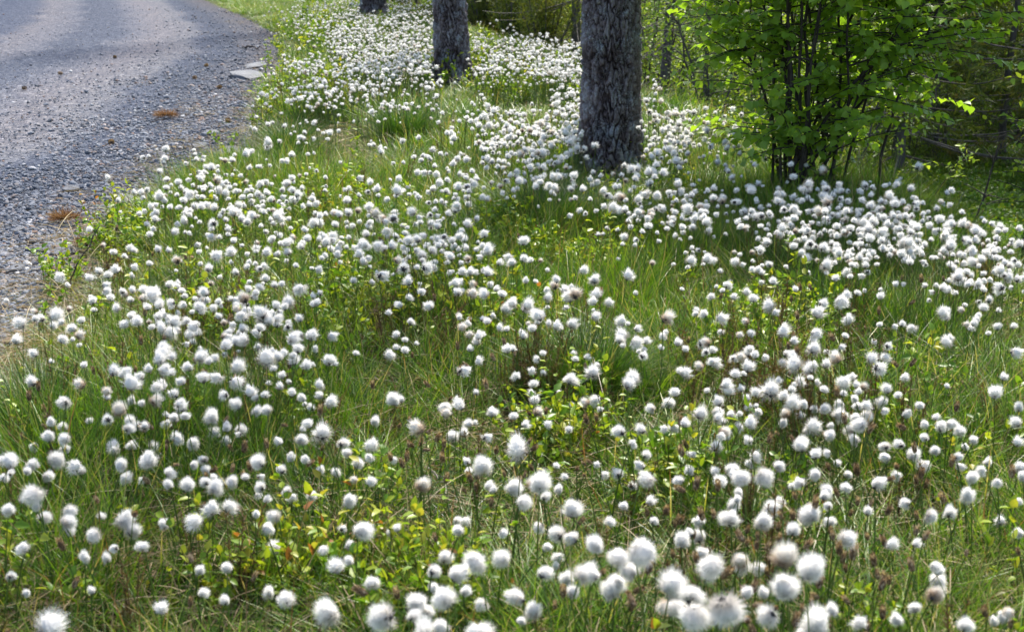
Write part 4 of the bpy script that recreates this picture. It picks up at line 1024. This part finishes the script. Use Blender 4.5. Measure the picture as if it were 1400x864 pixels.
C_ = '208,50,50;292,68,36;240,95,38;290,103,40;230,130,45;250,152,38;335,160,45;320,25,36;345,25,38;358,58,38;425,12,28;470,65,50;485,25,40;520,30,45;520,72,40;570,50,40;600,40,45;650,18,48;650,65,55;720,10,40;725,35,42;765,45,55;812,18,50;715,75,40;748,95,60;718,118,50;725,157,45;662,122,38;630,105,40;632,138,45;572,132,38;540,125,45;450,102,45;525,165,60;585,85,32;897,65,45;955,35,40;978,98,40;1030,120,40;1055,90,48;1098,120,52;1043,150,36;978,152,40;1020,65,26;1150,162,40;1112,183,38;1315,45,45;1320,155,36;1268,185,34;1085,218,38;1088,245,45;1195,240,45;1175,265,45;1138,292,50;1235,302,45;1320,260,50;1330,295,45;1310,382,38;1320,500,48;888,172,50;832,178,48;838,220,50;925,215,60;972,230,65;1005,200,42;858,278,45;790,318,65;660,247,38;608,243,35;578,275,55;688,285,38;682,330,50;600,340,65;603,366,50;625,400,38;560,355,30;525,315,50;490,330,38;440,385,50;435,255,45;370,262,70;265,262,60;305,288,70;255,300,36;320,238,30;345,332,36;220,282,36;292,355,38;185,262,26;175,382,36;400,410,65;270,400,50;262,445,85;158,452,60;285,380,40;375,455,75;560,430,82;672,498,75;490,490,58;628,460,50;88,528,75;150,515,65;915,385,48;980,420,58;1060,425,60;1125,360,60;783,413,30;1273,452,36;945,490,28;215,585,90;165,580,70;300,600,70;358,612,62;172,635,75;45,680,95;45,740,70;130,735,110;235,705,120;310,715,60;215,800,62;455,590,100;535,625,115;470,690,110;420,770,85;385,720,60;640,780,65;580,825,110;700,810,38;880,815,58;940,775,50;1115,838,65;998,608,52;1022,638,55;1022,678,68;1000,720,-72;1280,780,-50;1265,808,60;1228,825,50;105,858,50;530,850,60;865,530,25;300,602,-60;40,745,-60'
def parse(s, ox):
    return [(ox + float(a) / 2.667, 540 + float(b) / 2.667, float(c) / 2.667) for a, b, c in (q.split(',') for q in s.split(';'))]
near = parse(A, 0) + parse(B_, 500) + [q for q in parse(C_, 900) if q[0] > 947 or q[2] < 0]
rh = np.random.default_rng(90)
px = np.array([q[0] for q in near]); py = np.array([q[1] for q in near]); dm = np.array([q[2] for q in near])
tanh_ = (dm < 0) | (rh.random(len(dm)) < .02); dm = np.abs(dm)
hs = rh.uniform(.19, .30, len(px))
x, y, t, hit = unproject(px, py, hs)
# a head that looks big for its place stands taller and so nearer
want = dm * .98 / FPX * t
hs = np.clip(hs + np.clip((want - .034) * 9, -.08, .13), .12, .40)
x, y, t, hit = unproject(px, py, hs)
D_ = np.clip(dm * np.interp(dm, [12, 20, 28, 36], [.9, .93, .98, 1.08]) / FPX * t, .011, .056)
order = np.argsort(-dm)
pick = order[:300]; restn = order[300:]
ROWN = ['bottom', 'second', 'third', 'fourth', 'fifth', 'sixth']
COLN = ['at the left edge', 'left of the empty turf', 'left of centre', 'just left of centre', 'just right of centre', 'right of centre', 'far right', 'at the right edge']
NUM = ['leftmost', 'second', 'third', 'fourth', 'fifth', 'sixth', 'seventh', 'eighth', 'ninth', 'tenth', 'eleventh', 'twelfth', 'thirteenth', 'fourteenth', 'fifteenth', 'sixteenth', 'seventeenth', 'eighteenth', 'nineteenth', 'twentieth']
COLN[1] = 'in the left part'
cell = {}
for i in pick:
    cell.setdefault((min(5, int((864 - py[i]) / 54)), min(7, int(px[i] / 175))), []).append(i)
for (rw, cl), mem in cell.items():
    mem.sort(key=lambda i: px[i])
    for k, i in enumerate(mem):
        e = rh.integers(0, 9); ist = tanh_[i]
        look = ('browned' if ist else ['round', 'flattened', 'tall', 'ragged', 'round', 'tall', 'fluffy', 'sagging', 'fluffy'][e])
        size = 'large' if dm[i] > 28 else ('small' if dm[i] < 15 else 'middling')
        if rw >= 2 and dm[i] > 28: size = 'large'
        where = f"{ROWN[rw]} row up, {COLN[cl]}" if rw else f"bottom row, {COLN[cl]}"
        nth = 'leftmost' if k == 0 else f'{NUM[k]} from left'
        lab = f"{size} {look} white cotton head, {nth}, {where}"
        root = tag(obj('cottongrass', None, None, (x[i], y[i], float(H(x[i:i + 1], y[i:i + 1])[0])), (0, 0, rh.uniform(0, 6.28))), lab, 'cottongrass', 'cottongrass stalks in the foreground')
        d = D_[i]; zz = hs[i] - d * .34
        obj('stem', STEMS[int(rh.integers(0, 6))], root, None, None, (1, 1, zz))
        tl = abs(rh.normal()) * 1.0
        hd = obj('cotton_head', THEADS[int(rh.integers(0, 3))] if ist else HEADS[e], root, (0, 0, zz), (tl * math.cos(k * 2.1 + rw), tl * math.sin(k * 2.1 + rw), rh.uniform(0, 6.28)), (d * rh.uniform(.85, 1.1), d * rh.uniform(.85, 1.1), d * rh.uniform(.9, 1.1)))
        obj('bract', BRACTS[int(rh.integers(0, 4))], hd)

# brown spent spikes, the ones that show largest
BS = [(970, 322, 45, 2), (1050, 370, 55, 2), (945, 438, 42, 2), (495, 435, 50, 2), (530, 540, 55, 2), (205, 435, 40, 2), (435, 480, 40, 2), (320, 490, 40, 2), (315, 535, 42, 2), (365, 515, 40, 2), (388, 550, 40, 2), (640, 515, 42, 2), (765, 515, 36, 2), (705, 575, 70, 2), (685, 630, 40, 2), (590, 722, 45, 2), (700, 745, 45, 2), (810, 690, 60, 2), (930, 620, 60, 2), (968, 512, 45, 2), (1120, 575, 35, 2), (1198, 790, 55, 2), (340, 750, 45, 2), (525, 775, 36, 2), (75, 450, 40, 2), (55, 580, 40, 2), (455, 435, 38, 2), (505, 365, 38, 2), (1320, 570, 36, 2),
      (115, 105, 32, 1), (165, 90, 34, 1), (160, 180, 34, 1), (175, 175, 36, 1), (200, 165, 36, 1), (205, 185, 30, 1), (215, 125, 30, 1), (280, 210, 34, 1), (475, 198, 42, 1), (825, 235, 34, 1), (800, 280, 30, 1), (805, 245, 30, 1), (1140, 450, 50, 1), (980, 725, 50, 1), (985, 750, 55, 1), (590, 165, 34, 1), (575, 290, 30, 1), (510, 285, 32, 1), (770, 260, 32, 1),
      (1025, 95, 32, 0), (1170, 190, 30, 0), (1180, 100, 26, 0), (850, 190, 34, 0), (610, 190, 30, 0), (615, 160, 30, 0), (655, 240, 30, 0), (700, 595, 42, 0), (545, 305, 42, 0), (730, 400, 36, 0), (85, 150, 32, 0), (360, 380, 34, 0)]
srt = sorted(BS, key=lambda q: (q[3], q[1]))
cc = {}
for a, b, c, q in BS:
    X_, Y_ = (0, 500, 900)[q] + a / 2.667, 540 + b / 2.667
    key = (min(5, int((864 - Y_) / 54)), min(7, int(X_ / 175)))
    cc.setdefault(key, []).append((X_, Y_, c / 2.667))
for (rw, cl), mem in cc.items():
    mem.sort()
    for k, (X_, Y_, c) in enumerate(mem):
        h = rh.uniform(.14, .22); x_, y_, t_ = G(X_, Y_, h); L = min(max(c / FPX * t_, .014), .03)
        nth = 'leftmost' if k == 0 else f'{NUM[k]} from left'
        where = f"{ROWN[rw]} row up, {COLN[cl]}" if rw else f"bottom row, {COLN[cl]}"
        lab = f"{'large reddish' if c > 24 else 'spent'} brown seed spike, {nth}, {where}"
        root = tag(obj('spent_cottongrass', None, None, (x_, y_, Hf(x_, y_)), (0, 0, rh.uniform(0, 6.28))), lab, 'seed spike', 'spent brown cottongrass spikes')
        obj('stem', STEMS[int(rh.integers(0, 6))], root, None, None, (1, 1, h - L * .5))
        obj('seed_spike', SPIKES[k % 4], root, (0, 0, h - L * .5), (rh.normal() * .5, rh.normal() * .5, 0), L)

# the thousands further back, one mass; density read off the photograph on a 50 px grid (tenths of the ground hidden)
ROWS = {0: '350:1 400:3 450:4 500:4 550:3.5 600:.5 650:1', 50: '390:3 450:3.5 500:5 550:5.5 600:4 650:4 700:5 750:5', 100: '350:1.5 400:3.5 450:3 500:3 550:2 600:1.2 650:.7 700:1.2 750:4 850:2', 150: '350:1.8 400:1.8 450:.4 500:1 550:1 600:2 650:4.5 700:4.5 750:4.5 850:3 900:4 950:3.4 1000:1.5',
        200: '150:.2 200:1.5 250:3 300:2.5 350:1.8 400:1.2 450:.5 500:1.5 550:2 600:2.5 650:2.5 700:3 750:3.5 800:2 850:3 900:2.5 950:2 1000:1 1050:.5', 250: '150:.6 200:3.6 250:3.6 300:3.6 350:3.6 400:2.6 450:2.6 500:3 550:3 600:2.6 650:1 700:.3 750:1 800:3 850:4 900:4 950:3 1000:3 1050:3.5 1100:4 1150:5 1200:4 1250:2.5 1300:.6',
        300: '120:.5 150:.9 200:2 250:2 300:2 350:3 400:2.6 450:3 500:3.2 550:3.6 600:3.6 650:1.2 700:.2 750:.4 800:1.2 850:1 900:2 950:2.2 1000:3 1050:3 1100:4 1150:5 1200:5 1250:5.5 1300:5 1350:3.5',
        350: '0:.4 50:.5 100:2 150:2.5 200:2 250:1.8 300:2 350:1.8 400:1.3 450:.6 500:1.3 550:3.2 600:3 650:2.4 700:2.6 750:1.6 800:.8 850:.8 900:1 950:1.1 1000:1.3 1050:1.1 1100:.9 1150:.9 1200:.9 1250:1.5 1300:3.5 1350:4.2',
        400: '0:1.5 50:2.3 100:2 150:3 200:4 250:4.2 300:3.6 350:2.4 400:1.6 450:.4 500:.4 550:1.2 600:1.8 650:2.4 700:3.2 750:2.8 800:2.6 850:1.4 900:2.2 950:1.8 1000:1.3 1050:1.3 1100:2.2 1150:1.8 1200:1.3 1250:.9 1300:.4 1350:1.2',
        450: '0:.4 50:1.3 100:1 150:2 200:2.5 250:3 300:4.3 350:4.6 400:3.6 450:1.2 500:1.3 550:1.8 600:1.3 650:2.2 700:2.3 750:1.8 800:1.8 850:2.2 900:1.8 950:2.7 1000:2.7 1050:2.2 1100:2.7 1150:1.8 1200:1.3 1250:.9 1300:1.2 1350:.6',
        500: '0:.2 50:.8 100:1.3 150:2.3 200:2.8 250:2.3 300:1.8 350:1.3 400:1.2 450:.6 500:1.3 550:.9 600:1.2 650:1.3 700:.9 750:.9 800:1.2 850:1.7 900:1.7 950:2.6 1000:2.6 1050:3.4 1100:3.4 1150:3 1200:1.7 1250:.9 1300:1.2 1350:.5'}
QX, QY, QD = [], [], []
for y0, txt in ROWS.items():
    for q in txt.split():
        a, c = q.split(':'); a, c = float(a), float(c)
        hgt = 42 if y0 == 500 else 50
        for _ in range(1):
            dpx = max(4.2, .033 * (y0 + 25 + 79))
            cnt = c / 10 * 50 * hgt / (math.pi / 4 * dpx * dpx) * (3.6 if c > 3.4 else 2.6 if c > 2.2 else 1.5) * (1.6 if y0 <= 150 else 1.3)
            nn = int(cnt + rh.random())
            if nn < 1: continue
            par = max(1, nn // 3)
            cx_, cy_ = rh.uniform(a, a + 50, par), rh.uniform(y0, y0 + hgt, par)
            own = rh.integers(0, par, nn)
            loose_ = rh.random(nn) < .45
            QX.append(np.where(loose_, rh.uniform(a, a + 50, nn), cx_[own] + rh.normal(size=nn) * dpx * .85))
            QY.append(np.where(loose_, rh.uniform(y0, y0 + hgt, nn), cy_[own] + rh.normal(size=nn) * dpx * .6))
qx, qy = np.concatenate(QX), np.concatenate(QY)
# beyond the frame, the same meadow goes on
ex = rh.uniform(-260, 1660, 900); ey = rh.uniform(-60, 1050, 900)
o_ = (ex < -10) | (ex > 1410) | (ey < -5) | (ey > 900)
qx, qy = np.concatenate([qx, ex[o_]]), np.concatenate([qy, ey[o_]])
hh = rh.uniform(.17, .31, len(qx)) 
x, y, t, hit = unproject(qx, qy, hh)
bd_ = np.hypot(x - BX, y - BY)
TR = [(797, 885, 226), (591, 647, 110), (492, 528, 20)]
GAP = [(705, 120, 80, 20), (560, 178, 55, 24), (745, 300, 88, 42), (440, 152, 75, 18), (470, 208, 50, 16), (495, 440, 45, 42), (395, 60, 45, 18), (860, 350, 60, 22), (575, 500, 40, 25)]
intr = rh.random(len(qx)) < .85 * ell(qx, qy, GAP, .3)
for a_, b_, c_ in TR: intr |= (qx > a_) & (qx < b_) & (qy < c_)
ok = hit & (~intr) & (crest(x, y) < .45) & (roadd(x, y) < .02) & (t < 30) & (bd_ > .07) & (np.hypot(x - .95, y - 6.75) > .17)
x, y, t, hh, qx, qy = x[ok], y[ok], t[ok], hh[ok], qx[ok], qy[ok]
x = np.concatenate([x, x_n := unproject(px[restn], py[restn], hs[restn])[0]]); y = np.concatenate([y, unproject(px[restn], py[restn], hs[restn])[1]])
hh = np.concatenate([hh, hs[restn]]); t = np.concatenate([t, np.full(len(restn), 2.5)])
n = len(x)
dd = np.clip(rh.lognormal(math.log(.0218), .25, n), .013, .038) ;
protos = []
NV = 14
for lod, (nf, wd) in enumerate([(650, .020), (130, .055)]):
    for k in range(NV):
        mb = MB(); cb = MB()
        el = [1, .78, 1.3, 1, .85, 1.15, .7, 1, 1.4, .9, 1, 1.2, .8, 1][k]
        r = np.random.default_rng(700 + k)
        sub = MB()
        tanm = 3 if k in (5,) else 0
        cotton_into(sub, 650 + k + 40 * lod, nf, wd, tanm, el, .15 * (k % 3)); bract_into(sub, 670 + k, 7, 1)
        # tilt the head about its own base, place it on the stem's tip (unit height 1 = .26 m, head drawn at 30 mm)
        tl = abs(r.normal()) * .85; az = r.uniform(0, 6.28)
        Rm = np.array((Matrix.Rotation(az, 3, 'Z') @ Matrix.Rotation(tl, 3, 'X') @ Matrix.Rotation(-az, 3, 'Z')))
        for vv, tt, ff, mm in zip(sub.v, sub.t, [None] * len(sub.v), [None] * len(sub.v)):
            pass
        vo = [(v_ * .030) @ Rm.T + [0, 0, .25] for v_ in sub.v]
        mb.v += [np.asarray(v_, np.float32) for v_ in vo]; mb.t += sub.t; mb.f += sub.f; mb.m += sub.m; mb.n = sub.n
        s = np.linspace(0, 1, 5); a = r.uniform(0, 6.28); b = r.uniform(.01, .06) * (1 - s) * (s + .8)
        tube(mb, np.stack([np.cos(a) * b, np.sin(a) * b, s * .25], -1), (.0009 if lod == 0 else .0016) * (1.2 - .3 * s), 3, .4, 2)
        protos.append(proto('c', mb.mesh('cottongrass', [M['cotton'], M['bract'], M['stem'], M['tan']])))
idx = np.where(t < 6.5, rh.integers(0, NV, n), rh.integers(NV, 2 * NV, n))
# heads keep their own size: whole stalks scale a little, sizes vary from stalk to stalk
scl = dd / .030
zoff = hh - .26 * scl
scatter('cottongrass_flowers', np.stack([x, y, H(x, y) + np.clip(zoff, -.05, .05)], -1), np.stack([rh.normal(size=n) * .10, rh.normal(size=n) * .10, rh.uniform(0, 6.28, n)], -1), scl, idx, protos, 'thousands of white cottongrass heads on thin stalks across the verge')
# brown spent spikes further back
px, py = rh.uniform(-100, 1500, 1500), rh.uniform(280, 1000, 1500)
x, y, t, hit = unproject(px, py, .2)
SPK = [(680, 510, 160, 60), (1150, 430, 200, 60), (560, 600, 250, 60), (1100, 640, 200, 80), (260, 520, 200, 60), (1000, 760, 300, 80)]
ok = hit & (crest(x, y) < .3) & (roadd(x, y) < -.1) & (rh.random(1500) < .08 + .4 * ell(px, py, SPK, .4)) & (t > 1.6)
x, y = x[ok], y[ok]; n = len(x); pr = []
for k in range(6):
    mb = MB(); sub = MB(); spike_into(sub, 800 + k, 0, 16); r = np.random.default_rng(820 + k)
    Rm = np.array(Matrix.Rotation(r.normal() * .6, 3, 'X'))
    mb.v = [np.asarray((v_ * .020) @ Rm.T + [0, 0, .17], np.float32) for v_ in sub.v]; mb.t, mb.f, mb.m, mb.n = sub.t, sub.f, sub.m, sub.n
    s = np.linspace(0, 1, 4); tube(mb, np.stack([.03 * (1 - s), 0 * s, s * .17], -1), .0009 * (1 - .2 * s), 3, .4, 1)
    pr.append(proto('p', mb.mesh('spike', [M['spike'], M['stem']])))
scatter('brown_seed_spikes', np.stack([x, y, H(x, y)], -1), np.stack([rh.normal(size=n) * .15, rh.normal(size=n) * .15, rh.uniform(0, 6.28, n)], -1), rh.uniform(.75, 1.25, n), rh.integers(0, 6, n), pr, 'small brown spent seed spikes scattered in the grass')
